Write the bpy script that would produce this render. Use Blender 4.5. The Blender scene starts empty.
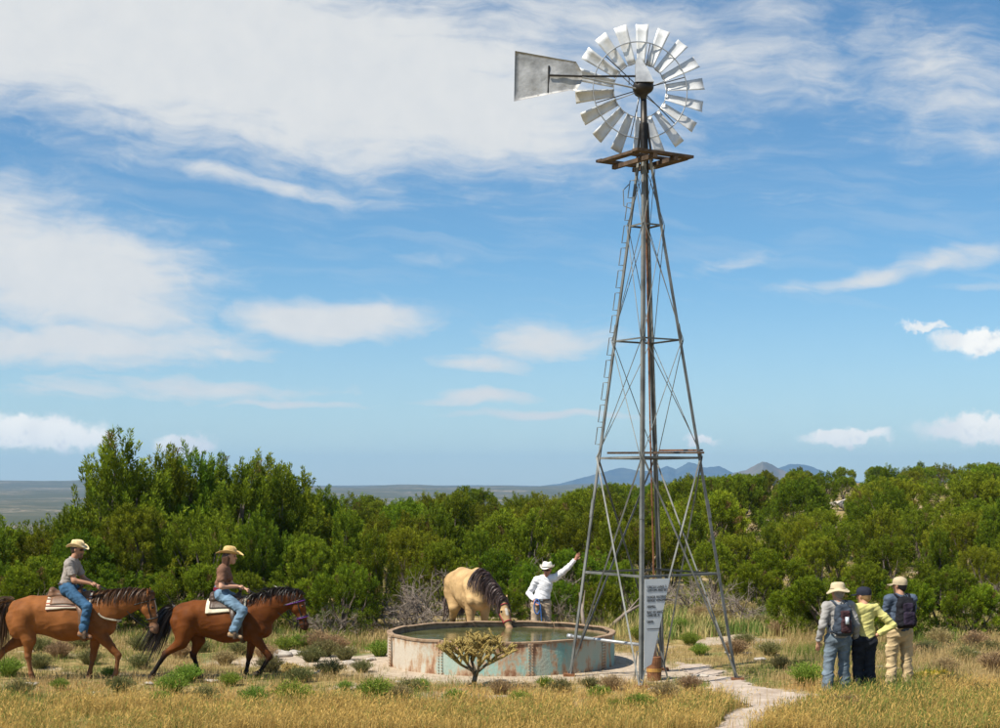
import bpy, math, random
import numpy as np
from mathutils import Vector, Matrix
R = math.radians
random.seed(7)
rng = np.random.default_rng(11)
sc = bpy.context.scene
col = sc.collection

# ---------------------------------------------------------------- camera
F = 1550.0            # focal length in photo pixels (photo 1000 wide)
CAMZ = 3.3
HOR = 486.0
cam_d = bpy.data.cameras.new('camera')
cam = bpy.data.objects.new('camera', cam_d); col.objects.link(cam)
cam.location = (0, 0, CAMZ); cam.rotation_euler = (R(90), 0, 0)
cam_d.sensor_width = 36; cam_d.lens = F / 1000 * 36
cam_d.shift_y = (HOR - 364) / 1000
cam_d.clip_start = 0.5; cam_d.clip_end = 60000
sc.camera = cam

# ---------------------------------------------------------------- light and exposure
SUN = Vector((-0.60, -0.42, 1.0)).normalized()
sun_d = bpy.data.lights.new('sun', 'SUN'); sun_d.energy = 5.0; sun_d.angle = R(0.53); sun_d.color = (1, .93, .80)
sun = bpy.data.objects.new('sun', sun_d); col.objects.link(sun)
sun.rotation_euler = SUN.to_track_quat('Z', 'Y').to_euler(); sun.location = (-20, -10, 40)
sc.view_settings.view_transform = 'Standard'; sc.view_settings.look = 'None'
sc.view_settings.exposure = 0.5; sc.view_settings.gamma = 1.0
sc.render.engine = 'CYCLES'
sc.cycles.use_denoising = True
sc.cycles.max_bounces = 8; sc.cycles.diffuse_bounces = 2; sc.cycles.glossy_bounces = 2
sc.cycles.transmission_bounces = 4; sc.cycles.volume_bounces = 0; sc.cycles.transparent_max_bounces = 8
sc.cycles.sample_clamp_indirect = 6

world = bpy.data.worlds.new('World'); sc.world = world; world.use_nodes = True
class NT:
    """small helper for node maths"""
    def __init__(s, tree): s.t = tree
    def n(s, typ, **kw):
        nd = s.t.nodes.new(typ)
        for k, v in kw.items(): setattr(nd, k, v)
        return nd
    def put(s, sock, v):
        if v is None: return
        if isinstance(v, bpy.types.NodeSocket): s.t.links.new(v, sock)
        else: sock.default_value = v
    def m(s, op, a, b=None, c=None, clamp=False):
        nd = s.n('ShaderNodeMath', operation=op, use_clamp=clamp)
        for i, v in enumerate((a, b, c)): s.put(nd.inputs[i], v)
        return nd.outputs[0]
    def vm(s, op, a, b=None):
        nd = s.n('ShaderNodeVectorMath', operation=op)
        s.put(nd.inputs[0], a); s.put(nd.inputs[1], b)
        return nd.outputs[0]
    def xyz(s, x, y, z=0.0):
        nd = s.n('ShaderNodeCombineXYZ')
        for i, v in enumerate((x, y, z)): s.put(nd.inputs[i], v)
        return nd.outputs[0]
    def noise(s, vec, scale, detail=4, rough=.55, dist=0.0, dim='3D'):
        nd = s.n('ShaderNodeTexNoise', noise_dimensions=dim)
        s.put(nd.inputs['Vector'], vec); nd.inputs['Scale'].default_value = scale
        nd.inputs['Detail'].default_value = detail; nd.inputs['Roughness'].default_value = rough
        nd.inputs['Distortion'].default_value = dist
        return nd.outputs[0]
    def ramp(s, fac, stops, interp='LINEAR'):
        nd = s.n('ShaderNodeValToRGB'); e = nd.color_ramp.elements; nd.color_ramp.interpolation = interp
        while len(e) < len(stops): e.new(.5)
        for el, (p, c) in zip(e, stops):
            el.position = p; el.color = (*c, 1) if not np.isscalar(c) else (c, c, c, 1)
        s.put(nd.inputs[0], fac); return nd.outputs[0]
    def mix(s, fac, a, b, blend='MIX'):
        nd = s.n('ShaderNodeMix', data_type='RGBA', blend_type=blend)
        s.put(nd.inputs[0], fac)
        for sock, v in ((nd.inputs[6], a), (nd.inputs[7], b)):
            s.put(sock, (*v, 1) if isinstance(v, tuple) and len(v) == 3 else v)
        return nd.outputs[2]
    def step(s, v, lo, hi):
        nd = s.n('ShaderNodeMapRange', interpolation_type='SMOOTHSTEP')
        s.put(nd.inputs[0], v); nd.inputs[1].default_value = lo; nd.inputs[2].default_value = hi
        return nd.outputs[0]

def build_world():
    t = world.node_tree; t.nodes.clear(); w = NT(t)
    sky = w.n('ShaderNodeTexSky', sky_type='NISHITA'); sky.sun_disc = False
    sky.sun_elevation = math.asin(SUN.z); sky.sun_rotation = math.atan2(SUN.x, SUN.y)
    sky.altitude = 1500; sky.air_density = 1.0; sky.dust_density = 1.0; sky.ozone_density = 3.0
    tc = w.n('ShaderNodeTexCoord')
    sep = w.n('ShaderNodeSeparateXYZ'); t.links.new(tc.outputs['Generated'], sep.inputs[0])
    x, y, z = sep.outputs
    hyp = w.m('SQRT', w.m('ADD', w.m('MULTIPLY', x, x), w.m('MULTIPLY', y, y)))
    az = w.m('MULTIPLY', w.m('ARCTAN2', x, y), 57.2958)
    el = w.m('MULTIPLY', w.m('ARCTAN2', z, hyp), 57.2958)
    ax = lambda px: math.degrees(math.atan((px - 500) / F))
    ey = lambda py: math.degrees(math.atan((HOR - py) / F))
    px1 = 1 / 27.0
    # gently warped coordinates
    base = w.xyz(az, el, 0.0)
    n1 = w.noise(base, .22, 3); n2 = w.noise(w.vm('ADD', base, (31, 17, 5)), .22, 3)
    wa = w.m('ADD', az, w.m('MULTIPLY', w.m('SUBTRACT', n1, .5), 3.2))
    we = w.m('ADD', el, w.m('MULTIPLY', w.m('SUBTRACT', n2, .5), 1.5))
    def blobs(lst, A, E):
        acc = None
        for px, py, rx, ry, tilt, amp in lst:
            dx = w.m('SUBTRACT', A, ax(px)); dy = w.m('SUBTRACT', E, ey(py))
            dy = w.m('MULTIPLY_ADD', dx, tilt, dy)          # positive tilt: falls to the right
            qx = w.m('MULTIPLY', dx, 1 / (rx * px1)); qy = w.m('MULTIPLY', dy, 1 / (ry * px1))
            d2 = w.m('ADD', w.m('MULTIPLY', qx, qx), w.m('MULTIPLY', qy, qy))
            g = w.m('MULTIPLY', w.m('POWER', 2.718, w.m('MULTIPLY', d2, -.9)), amp)
            acc = g if acc is None else w.m('MAXIMUM', acc, g)
        return acc
    cir = blobs([(250, 62, 360, 88, .10, 1.35), (60, 50, 330, 66, .02, 1.2), (430, 100, 210, 62, .1, 1.15), (600, 20, 160, 40, .1, .7), (265, 188, 150, 10, .15, .68), (70, 285, 140, 56, .10, 1.2),
                 (-40, 250, 120, 60, 0, 1.0), (70, 350, 190, 24, -.02, .95), (200, 352, 110, 10, .02, .7), (320, 323, 100, 19, .04, 1.12),
                 (545, 342, 75, 19, .0, .98), (480, 398, 72, 10, 0, .88), (540, 415, 120, 7, 0, .82), (300, 404, 110, 7, 0, .7),
                 (480, 365, 70, 14, .1, .66), (720, 70, 190, 60, .05, .55), (940, 95, 130, 80, .3, .56), (860, 281, 70, 8, -.12, .8),
                 (955, 265, 80, 12, -.1, .7), (730, 265, 60, 12, -.2, .42), (160, 392, 230, 18, 0, .68), (700, 20, 200, 30, 0, .42),
                 (430, 265, 60, 10, 0, .42), (120, 240, 160, 40, .2, .4), (980, 290, 70, 6, 0, .45), (780, 205, 70, 9, 0, .3)], wa, we)
    # the same thin cloud goes on all round the sky, outside the frame
    far = w.step(w.m('ABSOLUTE', az), 20, 30)
    hi = w.step(el, 18, 26)
    outside = w.m('MAXIMUM', far, hi)
    gen = w.noise(w.xyz(w.m('MULTIPLY', az, .05), w.m('MULTIPLY', el, .11), 3.0), 1.0, 4)
    gen = w.m('MULTIPLY', w.step(gen, .47, .68), w.m('MULTIPLY', outside, .95))
    cir = w.m('MAXIMUM', cir, gen)
    # fibres, drawn out along the wind
    rot = w.xyz(w.m('MULTIPLY_ADD', we, .16, w.m('MULTIPLY', wa, .22)), w.m('MULTIPLY_ADD', wa, .14, w.m('MULTIPLY', we, 1.35)), 0.0)
    fib = w.noise(rot, 1.0, 9, .6, .5)
    fine = w.noise(w.xyz(w.m('MULTIPLY', wa, .55), w.m('MULTIPLY', we, 1.4), 4.0), 1.0, 8, .6, .3)
    tex = w.m('ADD', w.m('MULTIPLY', w.m('SUBTRACT', fib, .5), 1.0), w.m('MULTIPLY', w.m('SUBTRACT', fine, .5), 1.1))
    dens = w.m('MULTIPLY_ADD', tex, .68, w.m('SUBTRACT', cir, .0))
    # no cirrus where the blobs are absent
    dens = w.m('MULTIPLY', w.step(dens, .12, .92), .95)
    veil = w.m('MULTIPLY', w.step(fib, .40, .72), .15)       # faint veil between the clouds
    low = w.m('MULTIPLY', w.m('SUBTRACT', 1.0, w.step(el, -1.0, 9.0)), .46)     # thin cloud thickens towards the horizon all round
    dens = w.m('MAXIMUM', dens, w.m('MAXIMUM', veil, low))
    # low cumulus with crisp tops
    n3 = w.noise(w.vm('ADD', base, (7, 3, 9)), 1.3, 7, .6)
    n4 = w.noise(w.vm('ADD', base, (70, 13, 9)), 1.3, 7, .6)
    ca = w.m('MULTIPLY_ADD', w.m('SUBTRACT', n3, .5), 1.5, az); ce = w.m('MULTIPLY_ADD', w.m('SUBTRACT', n4, .5), 1.3, el)
    cum = blobs([(40, 436, 66, 17, .02, 1.0), (80, 440, 40, 11, 0, .9), (188, 447, 30, 13, 0, 1.0), (-60, 430, 70, 22, 0, 1.0), (845, 437, 46, 9, 0, .95), (985, 432, 62, 13, 0, 1.0),
                 (980, 347, 42, 13, 0, 1.0), (925, 332, 24, 6, 0, .85), (705, 442, 17, 6, 0, .9), (1090, 440, 80, 20, 0, .9)], ca, ce)
    gc = w.noise(w.xyz(w.m('MULTIPLY', az, .09), w.m('MULTIPLY', el, .25), 8.0), 1.0, 3)
    gc = w.m('MULTIPLY', w.m('MULTIPLY', w.step(gc, .5, .62), far), w.m('SUBTRACT', 1.0, w.step(el, 3, 8)))
    cum = w.m('MAXIMUM', cum, gc)
    cum = w.m('MULTIPLY', w.step(cum, .26, .70), .9)
    # colours (divided by the background strength)
    K = 1 / .1
    shade = w.noise(w.vm('ADD', base, (3, 50, 1)), .9, 6, .6)
    c_cir = w.mix(shade, tuple(K * v for v in (.505, .525, .54)), tuple(K * v for v in (.60, .60, .585)))
    c_cum = w.mix(w.m('MAXIMUM', w.step(n4, .5, .78), w.m('MULTIPLY', w.step(n1, .45, .62), .6)), tuple(K * v for v in (.82, .795, .74)), tuple(K * v for v in (.56, .58, .60)))
    skyc = w.mix(1.0, sky.outputs[0], (.57, .83, .90), 'MULTIPLY')
    c = w.mix(dens, skyc, c_cir); c = w.mix(cum, c, c_cum)
    bg = w.n('ShaderNodeBackground'); bg.inputs[1].default_value = .1; t.links.new(c, bg.inputs[0])
    out = w.n('ShaderNodeOutputWorld'); t.links.new(bg.outputs[0], out.inputs[0])
build_world()
world.cycles.sampling_method = 'MANUAL'; world.cycles.sample_map_resolution = 512

# ---------------------------------------------------------------- helpers
def tag(o, label=None, cat=None, group=None, kind=None):
    if label: o['label'] = label
    if cat: o['category'] = cat
    if group: o['group'] = group
    if kind: o['kind'] = kind
    return o
def link(name, me, mat=None, parent=None, loc=None, rot=None, smooth=False):
    o = bpy.data.objects.new(name, me); col.objects.link(o)
    if mat is not None and me is not None and not me.materials: me.materials.append(mat)
    if parent is not None: o.parent = parent
    if loc is not None: o.location = loc
    if rot is not None: o.rotation_euler = rot
    if smooth and me is not None: me.polygons.foreach_set('use_smooth', np.ones(len(me.polygons), dtype=bool))
    return o
def empty(name, loc, rz=0.0):
    o = bpy.data.objects.new(name, None); col.objects.link(o); o.location = loc; o.rotation_euler = (0, 0, rz)
    o.empty_display_size = .2; return o
def np_mesh(name, v, f):
    v = np.asarray(v, np.float32); f = np.asarray(f, np.int32); k = f.shape[1]
    me = bpy.data.meshes.new(name)
    me.vertices.add(len(v)); me.vertices.foreach_set('co', v.ravel())
    me.loops.add(f.size); me.loops.foreach_set('vertex_index', f.ravel())
    me.polygons.add(len(f)); me.polygons.foreach_set('loop_start', np.arange(0, f.size, k, dtype=np.int32))
    me.update(calc_edges=True); me.validate(); return me
def vcol(me, arr, name='col'):
    a = me.color_attributes.new(name, 'FLOAT_COLOR', 'POINT')
    c = np.ones((len(me.vertices), 4), np.float32); c[:, :3] = arr; a.data.foreach_set('color', c.ravel())
class MB:
    """collects simple shapes into ONE mesh"""
    def __init__(s): s.v = []; s.f = []
    def add(s, v, f):
        o = len(s.v); s.v += [tuple(map(float, p)) for p in v]; s.f += [tuple(i + o for i in q) for q in f]; return s
    def box(s, c, d, M=None):
        v = [Vector((sx * d[0] / 2, sy * d[1] / 2, sz * d[2] / 2)) for sx in (-1, 1) for sy in (-1, 1) for sz in (-1, 1)]
        if M is not None: v = [M @ p for p in v]
        c = Vector(c); return s.add([p + c for p in v], [(0, 1, 3, 2), (4, 6, 7, 5), (0, 4, 5, 1), (2, 3, 7, 6), (0, 2, 6, 4), (1, 5, 7, 3)])
    def tube(s, pts, r, n=8, closed=False, cap=True, flat=None):
        pts = [Vector(p) for p in pts]; m = len(pts)
        rr = [r] * m if np.isscalar(r) else list(r)
        v = []; f = []; up = None
        for i, p in enumerate(pts):
            a = pts[(i - 1) % m] if closed else pts[max(i - 1, 0)]; b = pts[(i + 1) % m] if closed else pts[min(i + 1, m - 1)]
            t = (b - a).normalized()
            if up is None: up = Vector((0, 0, 1)) if abs(t.z) < .9 else Vector((1, 0, 0))
            u = t.cross(up).normalized(); w = u.cross(t); up = w
            for k in range(n):
                an = 2 * math.pi * k / n + .3
                e = u * math.cos(an) + w * math.sin(an)
                if flat is not None: e = e - Vector(flat[0]) * e.dot(Vector(flat[0])) * (1 - flat[1])
                v.append(p + e * rr[i])
        for i in range(m if closed else m - 1):
            for k in range(n):
                f.append((i * n + k, i * n + (k + 1) % n, ((i + 1) % m) * n + (k + 1) % n, ((i + 1) % m) * n + k))
        if cap and not closed: f += [tuple(range(n))[::-1], tuple((m - 1) * n + k for k in range(n))]
        return s.add(v, f)
    def angle(s, p0, p1, w=.06, th=.008, out=(0, -1, 0)):
        """L section bar from p0 to p1; 'out' points along the corner"""
        p0 = Vector(p0); p1 = Vector(p1); t = (p1 - p0).normalized()
        o = Vector(out); o = (o - t * o.dot(t)).normalized(); q = t.cross(o)
        a = (-o + q).normalized(); b = (-o - q).normalized()
        prof = [Vector((0, 0, 0)), a * w, a * w + b * th, a * th + b * th, b * w + a * th, b * w]
        v = [p + e for p in (p0, p1) for e in prof]
        f = [(i, (i + 1) % 6, 6 + (i + 1) % 6, 6 + i) for i in range(6)] + [(0, 5, 4, 3), (0, 3, 2, 1), (6, 7, 8, 9), (6, 9, 10, 11)]
        return s.add(v, f)
    def lathe(s, prof, n=24, c=(0, 0, 0)):
        v = []; f = []; m = len(prof)
        for r_, z_ in prof:
            for k in range(n):
                a = 2 * math.pi * k / n; v.append((c[0] + r_ * math.cos(a), c[1] + r_ * math.sin(a), c[2] + z_))
        for i in range(m - 1):
            for k in range(n): f.append((i * n + k, i * n + (k + 1) % n, (i + 1) * n + (k + 1) % n, (i + 1) * n + k))
        f += [tuple(range(n))[::-1], tuple((m - 1) * n + k for k in range(n))]
        return s.add(v, f)
    def mesh(s, name):
        me = bpy.data.meshes.new(name); me.from_pydata(s.v, [], s.f); me.update(); return me
    def build(s, name, mat, parent=None, smooth=False, loc=None, rot=None):
        return link(name, s.mesh(name), mat, parent, loc, rot, smooth)

# value noise for layout
_perm = rng.random((256, 256))
def vnoise(x, y):
    x = np.asarray(x, float); y = np.asarray(y, float)
    xi = np.floor(x).astype(int); yi = np.floor(y).astype(int); fx = x - xi; fy = y - yi
    fx = fx * fx * (3 - 2 * fx); fy = fy * fy * (3 - 2 * fy)
    g = lambda a, b: _perm[a % 256, b % 256]
    return (g(xi, yi) * (1 - fx) + g(xi + 1, yi) * fx) * (1 - fy) + (g(xi, yi + 1) * (1 - fx) + g(xi + 1, yi + 1) * fx) * fy
def fbm(x, y, o=4):
    s = 0; a = 1; t = 0
    for i in range(o): s = s + a * vnoise(np.asarray(x) * 2 ** i + 17 * i, np.asarray(y) * 2 ** i + 5 * i); t += a; a *= .5
    return s / t
def sstep(a, b, v): t = np.clip((np.asarray(v, float) - a) / (b - a), 0, 1); return t * t * (3 - 2 * t)

# ---------------------------------------------------------------- materials
def mat(name, c1, c2=None, scale=4, rough=.7, metal=0.0, bump=0.0, bscale=40, c3=None, attr=None, spec=.4, detail=5, extra=None, lo=.35, hi=.65):
    m = bpy.data.materials.new(name); m.use_nodes = True; t = m.node_tree; w = NT(t)
    b = t.nodes['Principled BSDF']; b.inputs['Roughness'].default_value = rough; b.inputs['Metallic'].default_value = metal
    b.inputs['Specular IOR Level'].default_value = spec
    tc = w.n('ShaderNodeTexCoord').outputs['Object']
    c = None
    if attr:
        a = w.n('ShaderNodeAttribute', attribute_name=attr); c = a.outputs['Color']
        if c2 is not None:
            nz = w.noise(tc, scale, detail); g = w.ramp(nz, [(lo, c1), (hi, c2)]); c = w.mix(1.0, c, g, 'MULTIPLY')
    elif c2 is None: b.inputs['Base Color'].default_value = (*c1, 1)
    else:
        nz = w.noise(tc, scale, detail)
        st = [(lo, c1), (hi, c2)] if c3 is None else [(lo, c1), ((lo + hi) / 2, c2), (hi, c3)]
        c = w.ramp(nz, st)
    if extra: c = extra(w, tc, c, b)
    if c is not None: t.links.new(c, b.inputs['Base Color'])
    if bump:
        bp = w.n('ShaderNodeBump'); bp.inputs['Strength'].default_value = bump; bp.inputs['Distance'].default_value = .02
        t.links.new(w.noise(tc, bscale, 5), bp.inputs['Height']); t.links.new(bp.outputs[0], b.inputs['Normal'])
    return m
def foliage_mat(name, trans=.35, attr='col', var=.25, spec=.25, rough=.6):
    m = bpy.data.materials.new(name); m.use_nodes = True; t = m.node_tree; w = NT(t)
    b = t.nodes['Principled BSDF']; b.inputs['Roughness'].default_value = rough; b.inputs['Specular IOR Level'].default_value = spec
    a = w.n('ShaderNodeAttribute', attribute_name=attr).outputs['Color']
    oi = w.n('ShaderNodeObjectInfo').outputs['Random']
    hs = w.n('ShaderNodeHueSaturation')
    w.put(hs.inputs['Hue'], w.m('MULTIPLY_ADD', oi, .045, .478)); w.put(hs.inputs['Value'], w.m('MULTIPLY_ADD', w.m('FRACT', w.m('MULTIPLY', oi, 7.31)), var * 2, 1 - var))
    w.put(hs.inputs['Saturation'], 1.0); t.links.new(a, hs.inputs['Color'])
    t.links.new(hs.outputs[0], b.inputs['Base Color'])
    tr = w.n('ShaderNodeBsdfTranslucent'); t.links.new(hs.outputs[0], tr.inputs[0])
    mx = w.n('ShaderNodeMixShader'); mx.inputs[0].default_value = trans
    t.links.new(b.outputs[0], mx.inputs[1]); t.links.new(tr.outputs[0], mx.inputs[2])
    t.links.new(mx.outputs[0], t.nodes['Material Output'].inputs[0])
    return m

# ---------------------------------------------------------------- sculpting: smooth union of tapered rounded limbs
class P:
    __slots__ = ('a', 'b', 'r1', 'r2', 'ax', 's', 'cut', 'col', 'k', 'h')
    def __init__(s, a, b, r1, r2=None, ax=None, fl=1.0, cut=0, col=None, k=None):
        s.a = np.array(a, float); s.b = np.array(b, float); s.r1 = r1; s.r2 = r1 if r2 is None else r2
        s.ax = None if ax is None else np.array(ax, float) / np.linalg.norm(ax); s.s = fl; s.cut = cut; s.col = col; s.k = k; s.h = None
def PBX(c, half, r, col=None, k=None, M=None):
    """rounded box"""
    q = P(np.array(c, float) - half, np.array(c, float) + half, r, r, None, 1, 0, col, k); q.h = (np.array(c, float), np.array(half, float) - r, r); return q
def pdist(p, q):
    if q.h is not None:
        e = np.abs(p - q.h[0]) - q.h[1]; return np.sqrt((np.maximum(e, 0) ** 2).sum(-1)) + np.minimum(e.max(-1), 0) - q.h[2]
    ab = q.b - q.a; L2 = max(float(ab @ ab), 1e-10); L = math.sqrt(L2)
    rel = p - q.a; t = (rel @ ab) / L2; tc = np.clip(t, 0, 1)
    d = rel - tc[..., None] * ab
    if q.ax is not None: d = d + q.ax * ((d @ q.ax) * (1 / q.s - 1))[..., None]
    o = (np.sqrt((d * d).sum(-1)) - (q.r1 + tc * (q.r2 - q.r1))) * (min(1, q.s) if q.ax is not None else 1)
    if q.cut & 1: o = np.maximum(o, (t - 1) * L)
    if q.cut & 2: o = np.maximum(o, -t * L)
    return o
def smin(a, b, k):
    h = np.clip(.5 + .5 * (b - a) / k, 0, 1); return b * (1 - h) + a * h - k * h * (1 - h)
def sdf(p, prims, k):
    p = np.asarray(p, float); D = np.full(p.shape[:-1], 1.0)
    for q in prims: D = smin(D, pdist(p, q), q.k or k)
    return D
def surface_nets(D, lo, vox):
    s = D < 0; sh = np.array(D.shape) - 1
    acc = np.zeros((*sh, 3)); cnt = np.zeros(sh)
    off = [(i, j, k) for i in (0, 1) for j in (0, 1) for k in (0, 1)]
    sl = lambda o: tuple(slice(o[i], o[i] + sh[i]) for i in range(3))
    for a in off:
        for ax in range(3):
            if a[ax]: continue
            b = list(a); b[ax] = 1; A = D[sl(a)]; B = D[sl(b)]; cr = (A < 0) != (B < 0)
            t = np.where(cr, A / np.where(cr, A - B, 1), 0)
            for c in range(3): acc[..., c] += np.where(cr, a[c] + (t if c == ax else 0), 0)
            cnt += cr
    act = cnt > 0; idx = np.full(sh, -1, np.int64); n = int(act.sum()); idx[act] = np.arange(n)
    ijk = np.argwhere(act); v = lo + vox * (ijk + acc[act] / cnt[act][:, None])
    F_ = []
    for ax in range(3):
        o1, o2 = [(1, 2), (2, 0), (0, 1)][ax]
        a = [slice(None)] * 3; b = [slice(None)] * 3; a[ax] = slice(0, -1); b[ax] = slice(1, None)
        A = s[tuple(a)]; B = s[tuple(b)]; ij = np.argwhere(A != B)
        m = (ij[:, o1] > 0) & (ij[:, o2] > 0) & (ij[:, o1] < sh[o1]) & (ij[:, o2] < sh[o2]); ij = ij[m]
        fl = A[tuple(ij.T)]
        def g(d1, d2):
            q = ij.copy(); q[:, o1] -= d1; q[:, o2] -= d2; return idx[tuple(q.T)]
        quad = np.stack([g(1, 1), g(0, 1), g(0, 0), g(1, 0)], -1)
        quad[~fl] = quad[~fl][:, ::-1]; F_.append(quad)
    return v, np.concatenate(F_)
def sculpt(prims, vox, k, minus=(), wob=None):
    lo = np.min([np.minimum(q.a, q.b) - max(q.r1, q.r2) for q in prims], 0) - 3 * vox
    hi = np.max([np.maximum(q.a, q.b) + max(q.r1, q.r2) for q in prims], 0) + 3 * vox
    n = np.ceil((hi - lo) / vox).astype(int) + 1
    D = np.full(n, .3)
    axs = [lo[i] + vox * np.arange(n[i]) for i in range(3)]
    def sub(q, kk):
        mg = max(q.r1, q.r2) + kk * 1.5 + 3 * vox
        i0 = np.maximum(np.floor((np.minimum(q.a, q.b) - mg - lo) / vox).astype(int), 0); i1 = np.minimum(np.ceil((np.maximum(q.a, q.b) + mg - lo) / vox).astype(int) + 1, n)
        s_ = tuple(slice(i0[i], i1[i]) for i in range(3))
        G = np.stack(np.meshgrid(*[axs[i][s_[i]] for i in range(3)], indexing='ij'), -1)
        return s_, pdist(G, q)
    for q in prims:
        kk = q.k or k; s_, d = sub(q, kk); D[s_] = smin(D[s_], d, kk)
    for q in minus:
        s_, d = sub(q, k)
        if D[s_].size: D[s_] = np.maximum(D[s_], -d)
    v, f = surface_nets(D, lo, vox)
    return v, f
def sculpt_mesh(name, prims, vox, k, minus=(), default=None, ks=.012, fold=0.0, ff=9.0):
    v, f = sculpt(prims, vox, k, minus)
    me = np_mesh(name, v, f)
    if fold:                                            # creases of worn cloth, muscle relief
        nv = np.empty(len(v) * 3); me.vertices.foreach_get('normal', nv); nv = nv.reshape(-1, 3)
        n1 = fbm(v[:, 0] * ff + v[:, 2] * ff * 1.5 + 30, v[:, 1] * ff - v[:, 2] * ff * .5 + 50, 2); n2 = fbm(v[:, 1] * ff * .9 + v[:, 2] * ff * 2.0, v[:, 0] * ff * .9 - v[:, 2] * ff * .4 + 90, 2)
        h = .35 * n1 + .65 * (1 - np.abs(2 * n2 - 1) * 2.2).clip(0, 1) ** 1.5
        v = v + nv * ((h - .45) * fold)[:, None]; me.vertices.foreach_set('co', v.astype(np.float32).ravel()); me.update()
    if default is not None:
        W = np.zeros(len(v)); C = np.zeros((len(v), 3))
        for q in prims:
            d = pdist(v, q); w = np.exp(-np.clip(d, -.02, 1) / ks); W += w; C += w[:, None] * np.array(q.col if q.col is not None else default)
        vcol(me, C / W[:, None])
    return me

# ================================================================ TERRAIN
TANK = (0.02, 29.0); TANK_R = 2.115
def gz(x, y):
    x = np.asarray(x, float); y = np.asarray(y, float)
    d = np.sqrt(x * x + y * y) + 1e-6
    s = x / np.maximum(y, .3 * d + .01)
    n = (fbm(x * .35 + 40, y * .35 + 9, 3) - .5) * .22 + (fbm(x * 1.7, y * 1.7, 2) - .5) * .05
    flat = sstep(1.2, 3.2, np.hypot(x - TANK[0], y - TANK[1]) - TANK_R + 1.2)
    n = n * flat
    right = sstep(.03, .22, s); left = 1 - sstep(-.06, .11, s)
    z = n + right * (3.4 * sstep(42, 150, d)) - left * 4.5 * sstep(44, 170, d)
    und = (fbm(x * .035 + 3, y * .035 + 8, 3) - .5)
    z = z + und * 2.2 * sstep(45, 110, d)
    # the valley beyond, climbing slowly to a far plain level with the eye
    v = sstep(190, 700, d)
    far = -34 * (1 - sstep(500, 5200, d)) + 2.5 * sstep(3000, 7000, d)
    z = z * (1 - v) + v * (far + (fbm(x * .004, y * .004, 4) - .5) * 16 * (1 - sstep(3000, 6500, d)))
    mesa = sstep(4200, 5200, d) * (1 - sstep(7000, 8200, d) * .1) * (15 * sstep(-.10, -.24, s) + 26 * (fbm(s * 16 + 3, d * .0003, 4) - .42))
    z = z + mesa
    # behind the camera the ground stays level
    z = np.where(y < 0, n, z)
    return z
def gz1(x, y): return float(gz(np.array([x]), np.array([y]))[0])
def at(px, d): return (px - 500) * d / F
def ground_pt(px, py):
    """where the view ray through a photo pixel meets the ground"""
    d = F * CAMZ / (py - HOR)
    for _ in range(6): d = F * (CAMZ - gz1(at(px, d), d)) / (py - HOR)
    return at(px, d), d

def in_poly(x, y, poly):
    c = np.zeros(np.shape(x), bool); n = len(poly)
    for i in range(n):
        x0, y0 = poly[i]; x1, y1 = poly[i - 1]
        t = ((y0 > y) != (y1 > y)) & (x < (x1 - x0) * (y - y0) / (y1 - y0 + 1e-12) + x0)
        c ^= t
    return c
PATH = [ground_pt(*p) for p in [(676, 662), (700, 664), (722, 672), (745, 682), (776, 690), (822, 694), (822, 706), (792, 714), (762, 726), (756, 745), (690, 745), (716, 726), (738, 712), (742, 704), (722, 694), (704, 682), (684, 674)]]
PATH2 = [ground_pt(*p) for p in [(690, 640), (725, 634), (760, 636), (790, 640), (780, 645), (735, 644), (700, 648)]]
def bare(x, y):
    """1 where the soil is bare: path, trampled apron round the tank and the tower"""
    x = np.asarray(x, float); y = np.asarray(y, float)
    jx = (fbm(x * 2.1, y * 2.1, 3) - .5) * .5; jy = (fbm(x * 2.1 + 50, y * 2.1 + 9, 3) - .5) * .7
    p = in_poly(x + jx, y + jy, PATH).astype(float)
    p = np.maximum(p, .8 * in_poly(x + jx * 1.6, y + jy * 1.6, PATH2))
    dt = np.hypot(x + jx * .8 - TANK[0], y + jy * .8 - TANK[1]) - TANK_R
    ap = (1 - sstep(.55, 1.35, dt)) * (1 - .35 * sstep(0, 1, fbm(x, y)))
    dl = np.hypot((x + 3.2 + jx) / 2.6, (y - 29.6 + jy) / 1.5); ap = np.maximum(ap, .9 * (1 - sstep(.6, 1.05, dl)))
    dw = np.hypot((x - 2.8 + jx) / 1.6, (y - 27.3 + jy) / 1.4); ap = np.maximum(ap, .85 * (1 - sstep(.5, 1.05, dw)))
    return np.maximum(p, ap)

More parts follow.
